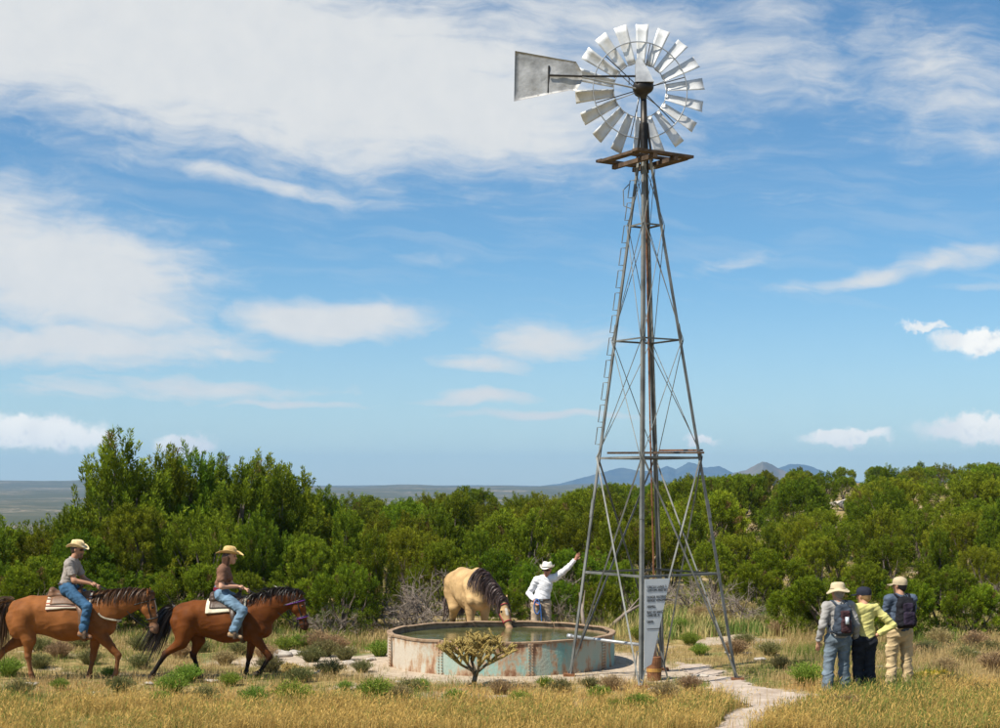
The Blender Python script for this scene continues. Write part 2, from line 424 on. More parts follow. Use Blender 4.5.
def build_ground():
    fine = np.arange(-23, 23.01, .14)
    ang = np.concatenate([np.arange(-180, -23, 4.0), fine, np.arange(26, 180, 4.0)])
    rad = np.concatenate([[1.0, 4, 8, 12, 16], np.arange(18, 46, .19), 46 * (9000 / 46) ** np.linspace(0, 1, 150)])
    A, Rr = np.meshgrid(np.radians(ang), rad, indexing='ij')
    X = Rr * np.sin(A); Y = Rr * np.cos(A); Z = gz(X, Y)
    na, nr = A.shape
    v = np.stack([X, Y, Z], -1).reshape(-1, 3)
    i = np.arange(na)[:, None]; j = np.arange(nr - 1)[None, :]
    i2 = (i + 1) % na
    f = np.stack([i * nr + j, i * nr + j + 1, i2 * nr + j + 1, i2 * nr + j], -1).reshape(-1, 4)
    # close the middle
    me = np_mesh('ground', v, f)
    d = np.hypot(v[:, 0], v[:, 1])
    b = np.where((d < 60) & (v[:, 1] > 5), bare(v[:, 0], v[:, 1]), 0)
    vcol(me, np.stack([b, b, b], -1), 'bare')
    m = bpy.data.materials.new('dry grassland soil'); m.use_nodes = True; t = m.node_tree; w = NT(t); bs = t.nodes['Principled BSDF']
    bs.inputs['Roughness'].default_value = .95; bs.inputs['Specular IOR Level'].default_value = .1
    pos = w.n('ShaderNodeNewGeometry').outputs['Position']
    n_a = w.noise(pos, .8, 6, .6); n_b = w.noise(pos, 6, 6, .65); n_c = w.noise(pos, .12, 4)
    litter = w.ramp(n_b, [(.3, (.135, .10, .04)), (.5, (.28, .205, .082)), (.7, (.41, .31, .14))])
    green = w.ramp(n_b, [(.3, (.06, .08, .022)), (.7, (.17, .19, .06))])
    near = w.mix(w.step(n_a, .5, .66), litter, green)
    sand = w.ramp(n_b, [(.25, (.30, .235, .18)), (.5, (.44, .36, .285)), (.75, (.56, .475, .385))])
    bw = w.n('ShaderNodeAttribute', attribute_name='bare').outputs['Fac']
    near = w.mix(w.m('MAXIMUM', bw, w.m('MULTIPLY', w.step(n_a, .47, .34), .75)), near, sand)
    # wooded plain too far off to tell the trees apart
    vo = w.n('ShaderNodeTexVoronoi', feature='F1'); w.put(vo.inputs['Vector'], pos); vo.inputs['Scale'].default_value = .085
    thr = w.m('MULTIPLY_ADD', w.noise(pos, .004, 4), .7, .30)
    dots = w.step(w.m('SUBTRACT', vo.outputs['Distance'], thr), .08, -.05)
    sandy = w.mix(n_c, (.25, .195, .135), (.35, .275, .19))
    patch = w.step(w.noise(pos, .0045, 7, .65), .38, .52)
    faraway = w.mix(w.m('MAXIMUM', w.m('MULTIPLY', dots, .8), w.m('MULTIPLY', patch, .9)), sandy, (.045, .055, .024))
    ln = w.n('ShaderNodeVectorMath', operation='LENGTH'); w.put(ln.inputs[0], pos)
    c = w.mix(w.step(ln.outputs['Value'], 220, 420), near, faraway)
    t.links.new(c, bs.inputs['Base Color'])
    bp = w.n('ShaderNodeBump'); bp.inputs['Strength'].default_value = .6; bp.inputs['Distance'].default_value = .06
    t.links.new(w.noise(pos, 9, 6, .65), bp.inputs['Height']); t.links.new(bp.outputs[0], bs.inputs['Normal'])
    o = link('ground', me, m, smooth=True); tag(o, kind='structure')
build_ground()

def build_path(name, poly, cell=.07):
    xs = [p[0] for p in poly]; ys = [p[1] for p in poly]
    X, Y = np.meshgrid(np.arange(min(xs), max(xs), cell), np.arange(min(ys), max(ys), cell), indexing='ij')
    jx = (fbm(X * 2.1, Y * 2.1, 3) - .5) * .5; jy = (fbm(X * 2.1 + 50, Y * 2.1 + 9, 3) - .5) * .7
    keep = in_poly(X + jx, Y + jy, poly)
    nx, ny = X.shape
    Z = gz(X, Y) + .012 + .02 * (fbm(X * 5, Y * 5, 3) - .5)
    i, j = np.nonzero(keep[:-1, :-1] & keep[1:, 1:] & keep[1:, :-1] & keep[:-1, 1:])
    f = np.stack([i * ny + j, (i + 1) * ny + j, (i + 1) * ny + j + 1, i * ny + j + 1], -1)
    v = np.stack([X, Y, Z], -1).reshape(-1, 3)
    used, inv = np.unique(f, return_inverse=True)
    me = np_mesh(name, v[used], inv.reshape(-1, 4))
    m = mat('trodden pale soil', (.34, .27, .215), (.47, .395, .33), 3, .95, bump=.9, bscale=14, spec=.1)
    tag(link(name, me, m, smooth=True), kind='structure')
build_path('path', PATH)

# ================================================================ FAR MOUNTAINS
def mountains(name, prof, d0, wdt, colr):
    px = np.array([p[0] for p in prof], float); hh = np.array([(HOR - p[1]) * d0 / F for p in prof])
    U = np.linspace(px[0], px[-1], 170); V = np.linspace(-1, 1, 40)
    UU, VV = np.meshgrid(U, V, indexing='ij')
    H = np.interp(UU, px, hh)
    D = d0 + VV * wdt
    X = (UU - 500) * D / F; rid = np.abs(fbm(X * .009, D * .005, 4) - .5) * 2
    fall = np.clip(1 - np.abs(VV + .05 * np.sin(UU * .2)) ** 1.2, 0, 1)
    Z = CAMZ + H * fall * (1 - .55 * rid * (1 - fall ** 3)) - 60 * (1 - fall)
    n, k = UU.shape
    v = np.stack([X, D, Z], -1).reshape(-1, 3)
    i, j = np.meshgrid(np.arange(n - 1), np.arange(k - 1), indexing='ij')
    f = np.stack([i * k + j, (i + 1) * k + j, (i + 1) * k + j + 1, i * k + j + 1], -1).reshape(-1, 4)
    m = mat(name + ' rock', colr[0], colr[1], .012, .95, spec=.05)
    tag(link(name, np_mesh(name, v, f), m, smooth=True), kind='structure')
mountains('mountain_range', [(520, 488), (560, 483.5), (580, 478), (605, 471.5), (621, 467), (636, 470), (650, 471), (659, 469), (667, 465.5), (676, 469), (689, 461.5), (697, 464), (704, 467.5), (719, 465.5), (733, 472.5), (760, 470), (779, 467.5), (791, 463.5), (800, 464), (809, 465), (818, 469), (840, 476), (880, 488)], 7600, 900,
          ((.035, .06, .085), (.075, .095, .10)))  # blue of the distant haze put into this range's base colour
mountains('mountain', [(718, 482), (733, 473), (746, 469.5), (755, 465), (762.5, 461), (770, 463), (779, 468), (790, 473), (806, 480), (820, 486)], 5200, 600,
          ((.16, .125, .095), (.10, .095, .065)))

# ================================================================ WATER TANK
M_galv = mat('weathered galvanised steel', (.34, .35, .36), (.52, .53, .54), 6, .5, .65, bump=.1, bscale=30)
M_leg = mat('dull grey painted steel', (.10, .105, .10), (.225, .23, .22), 2.5, .6, .2, bump=.15, bscale=25)
M_dark = mat('dark oily iron', (.015, .014, .013), (.05, .043, .037), 8, .45, .5)
M_rust = mat('rusted iron', (.11, .045, .02), (.26, .115, .05), 9, .85, .1, bump=.3, bscale=60)
M_wood = mat('weathered dark timber', (.05, .034, .024), (.13, .085, .055), 7, .9, bump=.4, bscale=50)
def tank_paint(w, tc, c, b):
    s = w.n('ShaderNodeSeparateXYZ'); w.put(s.inputs[0], tc)
    an = w.m('ARCTAN2', s.outputs[1], s.outputs[0])
    streak = w.noise(w.xyz(w.m('MULTIPLY', an, 7.0), w.m('MULTIPLY', s.outputs[2], .9), 2.0), 1.6, 7, .65)
    blot = w.noise(tc, 1.8, 7, .7); fine = w.noise(tc, 14, 5, .7)
    paint = w.ramp(w.noise(w.xyz(w.m('MULTIPLY', an, 3.0), w.m('MULTIPLY', s.outputs[2], .6), 5.0), 1.0, 4), [(.36, (.42, .43, .35)), (.5, (.29, .42, .37)), (.64, (.20, .38, .345))])
    chalk = w.mix(w.step(s.outputs[0], -.6, -1.7), paint, (.50, .44, .36))
    k = w.m('ADD', w.m('MULTIPLY', streak, .65), w.m('ADD', w.m('MULTIPLY', blot, .4), w.m('MULTIPLY', fine, .12)))
    k = w.m('ADD', k, w.m('MULTIPLY', w.step(s.outputs[2], .36, .6), .075))
    k = w.m('ADD', k, w.m('MULTIPLY', w.step(s.outputs[2], .14, .0), .05))
    rust = w.ramp(fine, [(.3, (.16, .07, .035)), (.7, (.34, .19, .11))])
    tan = w.mix(w.step(k, .565, .645), chalk, (.42, .30, .20))
    return w.mix(w.step(k, .635, .70), tan, rust)
M_tank = mat('turquoise tank paint flaking to rust', (.5, .5, .5), None, rough=.75, metal=0.0, bump=.35, bscale=20, extra=tank_paint, spec=.25)
M_rim = mat('rusty tan rim steel', (.16, .095, .055), (.34, .235, .15), 5, .85, .0, bump=.3, bscale=30, c3=(.24, .15, .09))
TH = .60
def build_tank():
    x0, y0 = TANK; z0 = gz1(x0, y0) - .02
    root = empty('water_tank', (x0, y0, z0))
    tag(root, 'round steel stock tank with flaking turquoise paint and rusty rim below the windmill', 'water tank')
    seams = [R(a) for a in (-76, -30, 14, 60, 106, 152, 198, 240)]
    n = 20
    for i, a0 in enumerate(seams):
        a1 = seams[(i + 1) % len(seams)] + (2 * math.pi if i == len(seams) - 1 else 0)
        v = []; f = []
        for k in range(n + 1):
            a = a0 + (a1 - a0) * k / n
            wob = .012 * math.sin(a * 9 + i) + .008 * math.sin(a * 23)
            for (r_, z_) in ((TANK_R + wob * .3, 0), (TANK_R + wob, .2), (TANK_R + wob * .8, .42), (TANK_R, TH), (TANK_R - .012, TH), (TANK_R - .012 + wob, .3), (TANK_R - .012, 0)):
                v.append((r_ * math.cos(a), r_ * math.sin(a), z_))
        m = 7
        for k in range(n):
            for q in range(m): f.append((k * m + q, (k + 1) * m + q, (k + 1) * m + (q + 1) % m, k * m + (q + 1) % m))
        f += [tuple(range(m))[::-1], tuple(n * m + q for q in range(m))]
        MB().add(v, f).build('panel', M_tank, root, smooth=False)
        # bolted upright flange at each joint
        e = Vector((math.cos(a0), math.sin(a0), 0)); tt = Vector((-e.y, e.x, 0)); Mx = Matrix((e, tt, (0, 0, 1))).transposed()
        fl = MB().box(e * (TANK_R + .016) + Vector((0, 0, .295)), (.012, .10, .585), Mx).build('flange', M_tank, root)
        mb = MB()
        for s_ in (-.03, .03):
            for q in range(11):
                c = e * (TANK_R + .022) + tt * s_ + Vector((0, 0, .04 + q * .052))
                mb.lathe([(.014, -.006), (.014, .004), (.008, .012)], 6, (0, 0, 0)) if False else mb.tube([c, c + e * .014], [.015, .010], 6)
        b = mb.build('rivets', M_rim, fl); tag(b, kind='stuff')
    # rolled rim in segments, a flat ledge with an outer lip
    for i, a0 in enumerate(seams):
        a1 = seams[(i + 1) % len(seams)] + (2 * math.pi if i == len(seams) - 1 else 0)
        a0 += .004; a1 -= .004
        v = []; f = []
        prof = ((TANK_R + .018, TH - .022), (TANK_R + .022, TH + .012), (TANK_R + .012, TH + .020), (TANK_R - .085, TH + .016), (TANK_R - .09, TH + .004), (TANK_R + .012, TH + .004), (TANK_R + .012, TH - .022))
        for k in range(n + 1):
            a = a0 + (a1 - a0) * k / n; dz = .006 * math.sin(a * 11 + i * 2)
            for r_, z_ in prof: v.append((r_ * math.cos(a), r_ * math.sin(a), z_ + dz))
        m = 7
        for k in range(n):
            for q in range(m): f.append((k * m + q, (k + 1) * m + q, (k + 1) * m + (q + 1) % m, k * m + (q + 1) % m))
        f += [tuple(range(m))[::-1], tuple(n * m + q for q in range(m))]
        MB().add(v, f).build('rim', M_rim, root)
    lin = []; lf = []
    for k in range(96):
        a = 2 * math.pi * k / 96
        for r_, z_ in ((TANK_R - .03, .02), (TANK_R - .03, TH - .004), (TANK_R - .034, TH - .004), (TANK_R - .034, .02)): lin.append((r_ * math.cos(a), r_ * math.sin(a), z_))
    for k in range(96):
        for q in range(4): lf.append((k * 4 + q, ((k + 1) % 96) * 4 + q, ((k + 1) % 96) * 4 + (q + 1) % 4, k * 4 + (q + 1) % 4))
    MB().add(lin, lf).build('lining', M_rim, root)
    MB().lathe([(TANK_R - .04, 0.005), (TANK_R - .04, .03)], 64).build('floor', M_rim, root)
    # water
    wm = bpy.data.materials.new('green stock water'); wm.use_nodes = True; t = wm.node_tree; w = NT(t); b = t.nodes['Principled BSDF']
    pos = w.n('ShaderNodeTexCoord').outputs['Object']
    t.links.new(w.ramp(w.noise(pos, 1.5, 5), [(.35, (.055, .06, .02)), (.65, (.115, .115, .045))]), b.inputs['Base Color'])
    b.inputs['Roughness'].default_value = .04; b.inputs['IOR'].default_value = 1.33
    bp = w.n('ShaderNodeBump'); bp.inputs['Strength'].default_value = .13; bp.inputs['Distance'].default_value = .03
    t.links.new(w.noise(pos, 9, 3), bp.inputs['Height']); t.links.new(bp.outputs[0], b.inputs['Normal'])
    wt = MB().lathe([(TANK_R - .036, -.3), (TANK_R - .036, 0)], 96).build('water', wm, None, loc=(x0, y0, z0 + .50))
    tag(wt, kind='structure')
build_tank()

# ================================================================ WINDMILL
WM = Vector((2.615, 26.6, 0)); WM.z = gz1(WM.x, WM.y)
TOWER_TOP = 8.95
def build_windmill():
    root = empty('windmill', WM)
    tag(root, 'tall grey steel windmill with a many bladed wheel, tail vane and wooden platform', 'windmill')
    th = R(-13); z0 = -WM.z
    dirs = {'left': Vector((-math.cos(th), -math.sin(th), 0)), 'right': Vector((math.cos(th), math.sin(th), 0)),
            'near': Vector((math.sin(th), -math.cos(th), 0)), 'far': Vector((-math.sin(th), math.cos(th), 0))}
    def axis(z): return Vector((-.135 * z / TOWER_TOP, 0, z))
    def hd(z): return 1.46 + (.125 - 1.46) * z / TOWER_TOP
    def lp(k, z): return axis(z) + dirs[k] * hd(z)
    for k in dirs:
        b = lp(k, 0); zg = gz1(WM.x + b.x, WM.y + b.y) - WM.z
        mb = MB(); zz = [zg - .12, 2.9, 5.9, TOWER_TOP]
        mb.angle(lp(k, zz[0]), lp(k, TOWER_TOP), .060, .008, dirs[k])
        leg = mb.build('leg', M_leg, root)
        for z in (2.95, 5.95):       # spliced joints
            p = lp(k, z); t = (lp(k, z + .2) - p).normalized()
            MB().angle(p - t * .16 + dirs[k] * .012, p + t * .16 + dirs[k] * .012, .063, .009, dirs[k]).build('splice', M_leg, leg)
        MB().box(lp(k, zg + .02), (.2, .2, .05)).build('foot_plate', M_rust, leg)
    order = ['left', 'near', 'right', 'far']
    girts = [1.86, 3.83, 5.84, 7.81]
    for gi, z in enumerate(girts):
        for a, b in zip(order, order[1:] + order[:1]):
            n = (dirs[a] + dirs[b]).normalized()
            pa = lp(a, z) - dirs[a] * .012; pb = lp(b, z) - dirs[b] * .012
            MB().angle(pa, pb, .036 if gi < 2 else .028, .005, n + Vector((0, 0, .9))).build('girt', M_leg, root)
    # crossed braces: flat iron below, thin rods above
    bays = [(.06, 3.83, .024), (3.83, 5.84, .0075), (5.84, 7.81, .007), (7.81, 8.8, .006)]
    for z1, z2, r in bays:
        for a, b in zip(order, order[1:] + order[:1]):
            n = (dirs[a] + dirs[b]).normalized()
            for q, (s, e) in enumerate(((a, b), (b, a))):
                p = lp(s, z1) + n * (.012 + .03 * q); g = lp(e, z2) + n * (.012 + .03 * q)
                if r > .01:
                    MB().angle(p, g, .027, .005, n).build('brace', M_leg, root)
                else:
                    MB().tube([p, g], r, 5).build('brace_rod', M_leg, root)
    # loose board lying on the second girts
    MB().box(axis(3.90) + Vector((.1, -.12, 0)), (1.65, .1, .035), Matrix.Rotation(R(-9), 3, 'Z')).build('plank', M_wood, root)
    MB().box(axis(3.935) + Vector((.55, .0, .01)), (.75, .1, .03), Matrix.Rotation(R(-14), 3, 'Z')).build('plank', M_rust, root)
    # climbing steps on the left leg
    z = 4.05; o = dirs['left']; side = Vector((-o.y, o.x, 0))
    while z < 8.3:
        p = lp('left', z); t = (lp('left', z + .3) - p).normalized(); w_ = o * .075
        MB().tube([p, p + w_, p + w_ + t * .30, p + t * .30], .009, 5).build('step', M_leg, root)
        z += .385
    # hand loop near the top
    p = lp('left', 8.1)
    MB().tube([p, p + o * .12 + Vector((0, 0, .05)), p + o * .13 + Vector((0, 0, .32)), p + o * .03 + Vector((0, 0, .42))], .009, 5).build('step', M_leg, root)
    # pump rod and drop pipe down the middle
    MB().tube([axis(.75) + Vector((.06, 0, 0)), axis(4.2) + Vector((.03, 0, 0)), axis(9.9)], .016, 6).build('pump_rod', M_rust, root)
    MB().tube([axis(4.5) + Vector((-.09, .02, 0)), axis(9.3) + Vector((-.03, .02, 0))], .013, 6).build('guide_rod', M_leg, root)
    # timber platform
    pz = 8.93; c = axis(pz); ex = (dirs['right'] + dirs['near']).normalized(); ey = (dirs['right'] + dirs['far']).normalized()
    Mp = Matrix((ex, ey, (0, 0, 1))).transposed(); S = 1.2
    pf = MB().box(c + Vector((0, 0, -.055)) + ey * .22, (S, .07, .07), Mp).box(c + Vector((0, 0, -.055)) - ey * .22, (S, .07, .07), Mp).build('platform', M_wood, root)
    for s_, L in ((-1, S), (1, S)):
        MB().box(c + ex * s_ * (S / 2 - .08) + Vector((0, 0, .01)), (.15, L, .045), Mp).build('plank', M_wood, pf)
        MB().box(c + ey * s_ * (S / 2 - .08) + Vector((0, 0, -.001)), (L - .31, .15, .045), Mp).build('plank', M_wood, pf)
    MB().box(c + ex * .2 + Vector((0, 0, .012)), (.1, S - .31, .04), Mp).build('plank', M_wood, pf)
    # mast and gear case
    top = axis(10.02)
    MB().tube([axis(8.7), axis(9.3), top], [.075, .065, .05], 10).build('mast', M_dark, root, True)
    for k in dirs:
        MB().tube([lp(k, 8.9), axis(9.55) + dirs[k] * .055], .022, 6).build('mast_stay', M_dark, root)
    hub = axis(10.28)
    gb = sculpt_mesh('gear_case', [P(hub + Vector((-.06, -.02, -.12)), hub + Vector((.06, .0, -.10)), .13, .12), P(hub + Vector((0, 0, -.1)), hub + Vector((0, .18, 0)), .12, .07),
                                   P(hub + Vector((0, 0, -.16)), hub + Vector((0, 0, -.30)), .1, .055)], .018, .03)
    link('gear_case', gb, M_dark, root, smooth=True)
    # tin hood: a pointed bonnet
    hv = [(-.145, -.13, .0), (.17, -.13, .0), (.17, .13, .0), (-.145, .13, .0), (-.135, -.05, .40), (-.07, -.05, .46), (-.07, .05, .46), (-.135, .05, .40), (.08, -.10, .2), (.08, .10, .2)]
    hv = [tuple(hub + Vector(p) + Vector((0, -.02, -.05))) for p in hv]
    MB().add(hv, [(0, 1, 8, 5, 4), (1, 2, 9, 8), (8, 9, 6, 5), (2, 3, 7, 6, 9), (3, 0, 4, 7), (4, 5, 6, 7), (3, 2, 1, 0)]).build('hood', M_galv, root)
    # wheel of eighteen curved blades, turned away from the viewer
    yaw = R(9); wc = hub + Vector((-.02, .40, -.06)); Mw = Matrix.Rotation(yaw, 3, 'Z')
    ax_ = Mw @ Vector((0, 1, 0)); ux = Mw @ Vector((1, 0, 0)); uz = Vector((0, 0, 1))
    def wp(r, a, y=0): return wc + ux * (r * math.cos(a)) + uz * (r * math.sin(a)) + ax_ * y
    wheel = MB().tube([hub + Vector((0, .05, -.03)), wc + ax_ * .09], [.05, .05], 10).tube([wc - ax_ * .08, wc + ax_ * .08], .10, 12).build('wheel', M_dark, root)
    for r, t_ in ((.475, .009), (.84, .011)):
        MB().tube([wp(r, 2 * math.pi * k / 72, -.02 if r > .6 else 0) for k in range(72)], t_, 6, closed=True).build('ring', M_galv, wheel)
    for k in range(6):
        for s_ in (-1, 1):
            a = 2 * math.pi * k / 6 + .35 + s_ * .04; MB().tube([wp(.08, a, s_ * .07), wp(.84, a, -.02)], .009, 5).build('spoke', M_galv if s_ > 0 else M_dark, wheel)
    R0, R1 = .46, 1.155; NU, NV = 7, 6
    for k in range(18):
        a = 2 * math.pi * k / 18 + R(8)
        e = ux * math.cos(a) + uz * math.sin(a); t = -ux * math.sin(a) + uz * math.cos(a)
        v = []; jit = random.uniform(-.05, .05)
        for side in (1, -1):
            for i in range(NU):
                r = R0 + (R1 - R0) * i / (NU - 1)
                wd = .135 + .095 * i / (NU - 1)
                for j in range(NV):
                    q = j / (NV - 1) - .5; pitch = R(17) + jit
                    cur = .022 * (1 - (2 * q) ** 2)
                    along = q * wd * math.cos(pitch) - cur * math.sin(pitch) * .6
                    dep = q * wd * math.sin(pitch) + cur * math.cos(pitch)
                    dn = (.004 * math.sin(9 * i + k * 3 + j * 2))
                    v.append(wc + e * r + t * along + ax_ * (dep + side * .0015 + dn))
        f = []; m = NU * NV
        for i in range(NU - 1):
            for j in range(NV - 1):
                q = i * NV + j; f.append((q, q + 1, q + NV + 1, q + NV)); f.append((m + q, m + q + NV, m + q + NV + 1, m + q + 1))
        rim = [j for j in range(NV)] + [i * NV + NV - 1 for i in range(1, NU)] + [(NU - 1) * NV + j for j in range(NV - 2, -1, -1)] + [i * NV for i in range(NU - 2, 0, -1)]
        for q in range(len(rim)): c0, c1 = rim[q], rim[(q + 1) % len(rim)]; f.append((c0, m + c0, m + c1, c1))
        MB().add(v, f).build('blade', M_blade, wheel, True)
    # tail vane folded beside the wheel
    def tp(px, py, d=26.3): return Vector(((px - 500) * d / F, d, CAMZ + (HOR - py) * d / F)) - WM
    g = hub + Vector((-.1, -.08, 0))
    outline = [(515, 51), (576, 62), (582, 72), (582.5, 81), (576, 91), (570, 90.5), (514, 101.5)]
    outer = [tp(*p) for p in outline]
    cen = tp(548, 77); NR = 7; ring = []
    pts = []
    per = []
    for i in range(len(outer)):
        a, b = outer[i], outer[(i + 1) % len(outer)]
        for s_ in range(6): per.append(a.lerp(b, s_ / 6))
    v = []; m = len(per)
    for side in (0, 1):
        for q in range(1, NR + 1):
            for p in per:
                w_ = cen.lerp(p, q / NR); w_ = w_ + Vector((0, .055 * (float(fbm(w_.x * 4.5 + 20, w_.z * 4.5, 4)) - .5) + .006 * side, 0)); v.append(w_)
        v.append(cen + Vector((0, .006 * side, 0)))
    f = []; o2 = NR * m + 1
    for side in (0, 1):
        b0 = side * o2
        for q in range(NR - 1):
            for i in range(m):
                qd = (b0 + q * m + i, b0 + q * m + (i + 1) % m, b0 + (q + 1) * m + (i + 1) % m, b0 + (q + 1) * m + i); f.append(qd if side else qd[::-1])
        for i in range(m):
            tr = (b0 + NR * m, b0 + i, b0 + (i + 1) % m); f.append(tr if side == 0 else tr[::-1])
    for i in range(m): c0 = (NR - 1) * m + i; c1 = (NR - 1) * m + (i + 1) % m; f.append((c0, c1, o2 + c1, o2 + c0))
    vane = MB().add(v, f).build('tail_vane', M_vane, root, True)
    MB().tube([tp(549, 66), tp(548, 93)], .016, 6).build('stiffener', M_dark, vane)
    MB().tube([tp(549, 75.5, 26.26), tp(582, 76.5, 26.26), g + Vector((0, 0, .06))], .017, 6).build('tail_bone', M_dark, root)
    MB().tube([tp(582, 77.5, 26.26), tp(615, 84, 26.35), g + Vector((.02, 0, -.16))], .015, 6).build('tail_bone', M_galv, root)
    MB().tube([tp(629, 76.5, 26.3), tp(629, 85, 26.3)], .008, 5).build('tail_strut', M_dark, root)
    return lp
M_blade = mat('bright galvanised blade steel', (.60, .61, .62), (.76, .77, .78), 5, .42, .18, bump=.08, bscale=18)
M_vane = mat('crumpled galvanised tail sheet', (.26, .26, .26), (.46, .46, .46), 5, .5, .35, bump=.35, bscale=9)

lp = build_windmill()
def text_mesh(name, body, size, extr=.0015):
    cu = bpy.data.curves.new(name, 'FONT'); cu.body = body; cu.size = size; cu.extrude = extr; cu.space_character = 1.05
    o = bpy.data.objects.new(name, cu); col.objects.link(o); dg = bpy.context.evaluated_depsgraph_get()
    me = bpy.data.meshes.new_from_object(o.evaluated_get(dg)); bpy.data.objects.remove(o); bpy.data.curves.remove(cu); return me
def build_sign():
    W = lambda p: p + WM
    n = Vector((math.cos(R(-58)), math.sin(R(-58)), 0))
    a_top, a_bot = W(lp('near', 1.80)), W(lp('near', .36))
    pb, gb = W(lp('near', .06)), W(lp('right', 3.83))
    brace = lambda z: pb.lerp(gb, (z - .06) / 3.77)
    u = (W(lp('right', 1.8)) - W(lp('near', 1.8))).normalized()
    c = [a_top + u * .03, brace(1.80) - u * .02, brace(.42) + u * .06, a_bot + u * .03]
    nn = (c[1] - c[0]).cross(c[3] - c[0]).normalized()
    if nn.y > 0: nn = -nn
    root = empty('sign', c[3]); tag(root, 'long triangular pale metal sign with black lettering fixed beside a windmill leg', 'sign')
    loc = [p - c[3] + nn * .05 for p in c]
    M_sign = mat('faded white sign paint', (.50, .53, .55), (.60, .62, .63), 3, .6, .1, bump=.05)
    MB().add(loc + [p - nn * .006 for p in loc], [(0, 1, 2, 3), (7, 6, 5, 4), (0, 4, 5, 1), (1, 5, 6, 2), (2, 6, 7, 3), (3, 7, 4, 0)]).build('panel', M_sign, root)
    M_ink = mat('black sign lettering', (.02, .02, .022), None, rough=.7)
    down = (loc[3] - loc[0]).normalized(); ux = (loc[1] - loc[0]).normalized(); up = -down
    up = (up - ux * up.dot(ux)).normalized(); z_ = ux.cross(up)
    if z_.dot(nn) < 0: z_ = -z_
    Mt = Matrix((ux, up, z_)).transposed().to_4x4()
    rows = [(.135, 'CIRCLE LAND 7'), (.188, 'CUSTOM AND SKY'), (.300, 'DONOR WATERED'), (.353, 'RANGE WINDMILL'), (.455, 'AERMILL'), (.545, 'BUILT BY RANCH'), (.598, 'CHARTER 24'), (.70, 'CANON')]
    for dy, s in rows:
        me = text_mesh('lettering', s, .062); o = link('lettering', me, M_ink, root)
        w_ = max(v.co.x for v in me.vertices); lim = (.43 if dy < .4 else .36) * (len(s) / 14)
        Mt2 = Mt.copy(); Mt2.translation = loc[0] + ux * .05 + down * (dy + .02) + z_ * .004
        o.matrix_local = Mt2 @ Matrix.Diagonal((lim / w_, 1, 1, 1))
    ln = loc[0] + ux * .05 + down * .82 + z_ * .004
    MB().box((0, 0, 0), (.30, .012, .002)).build('rule_line', M_ink, root).matrix_local = Matrix.Translation(ln + ux * .15) @ Mt
build_sign()

def build_pump():
    x, y = WM.x + .03, WM.y; z0 = gz1(x, y)
    root = empty('well_pump', (x, y, z0)); tag(root, 'rusty well casing with small hand pump head under the windmill', 'pump')
    MB().lathe([(.125, -.05), (.125, .40), (.115, .41), (.06, .412)], 20).build('casing', M_rust, root, False)
    MB().lathe([(.131, .15), (.131, .21)], 20).build('yellow_band', mat('faded yellow paint', (.5, .28, .05), (.28, .14, .05), 12, .8), root)
    MB().lathe([(.05, .40), (.045, .62), (.07, .63), (.075, .72), (.04, .76), (.025, .80)], 14).build('pump_head', M_galv, root, True)
    for s in (-1, 1): MB().tube([(s * .24, 0, .0), (s * .05, 0, .78), (s * .02, 0, .98)], .014, 6).build('strut', M_leg, root)
    MB().tube([(-.03, 0, .56), (-.3, -.06, .5), (-.34, -.06, .02)], .012, 6).build('side_pipe', M_leg, root)
    p = empty('inlet_pipe', (x, y, z0)); tag(p, 'long grey pipe running level from the well to the tank rim', 'pipe')
    a = Vector((.0, 0, .58)); b = Vector((1.26 - x, 27.42 - y, .642 - z0))
    MB().tube([a, b], .03, 10).build('tube', M_galv, p, True)
    MB().tube([b - (b - a).normalized() * .02, b + (b - a).normalized() * .07], .043, 10).build('coupling', M_galv, p, True)
    MB().tube([a, a + Vector((.0, 0, -.14))], .034, 8).build('elbow', M_galv, p, True)
build_pump()

# ================================================================ VEGETATION
M_juni = foliage_mat('juniper foliage', .20, spec=.06, rough=.7)
M_shrub = foliage_mat('shrub foliage', .35, var=.15, spec=.08)
M_grass = foliage_mat('dry grass', .3, var=0, rough=.8, spec=.05)
M_bark = mat('shaggy juniper bark', (.07, .052, .04), (.17, .135, .11), 8, .95, bump=.5, bscale=30)
M_deadw = mat('dead grey twigs', (.16, .125, .10), (.30, .25, .21), 5, .95)

def unit(a): return a / (np.linalg.norm(a, axis=-1, keepdims=True) + 1e-9)
def kites(p, d, L, Wd, rs):
    """flat leaf shaped kites: base p, direction d"""
    s = unit(np.cross(d, rs.normal(size=p.shape))); n = len(p)
    v = np.empty((n, 4, 3)); v[:, 0] = p; v[:, 1] = p + d * (L * .45)[:, None] + s * (Wd / 2)[:, None]
    v[:, 2] = p + d * L[:, None]; v[:, 3] = p + d * (L * .45)[:, None] - s * (Wd / 2)[:, None]
    return v.reshape(-1, 3), np.arange(n * 4).reshape(n, 4)

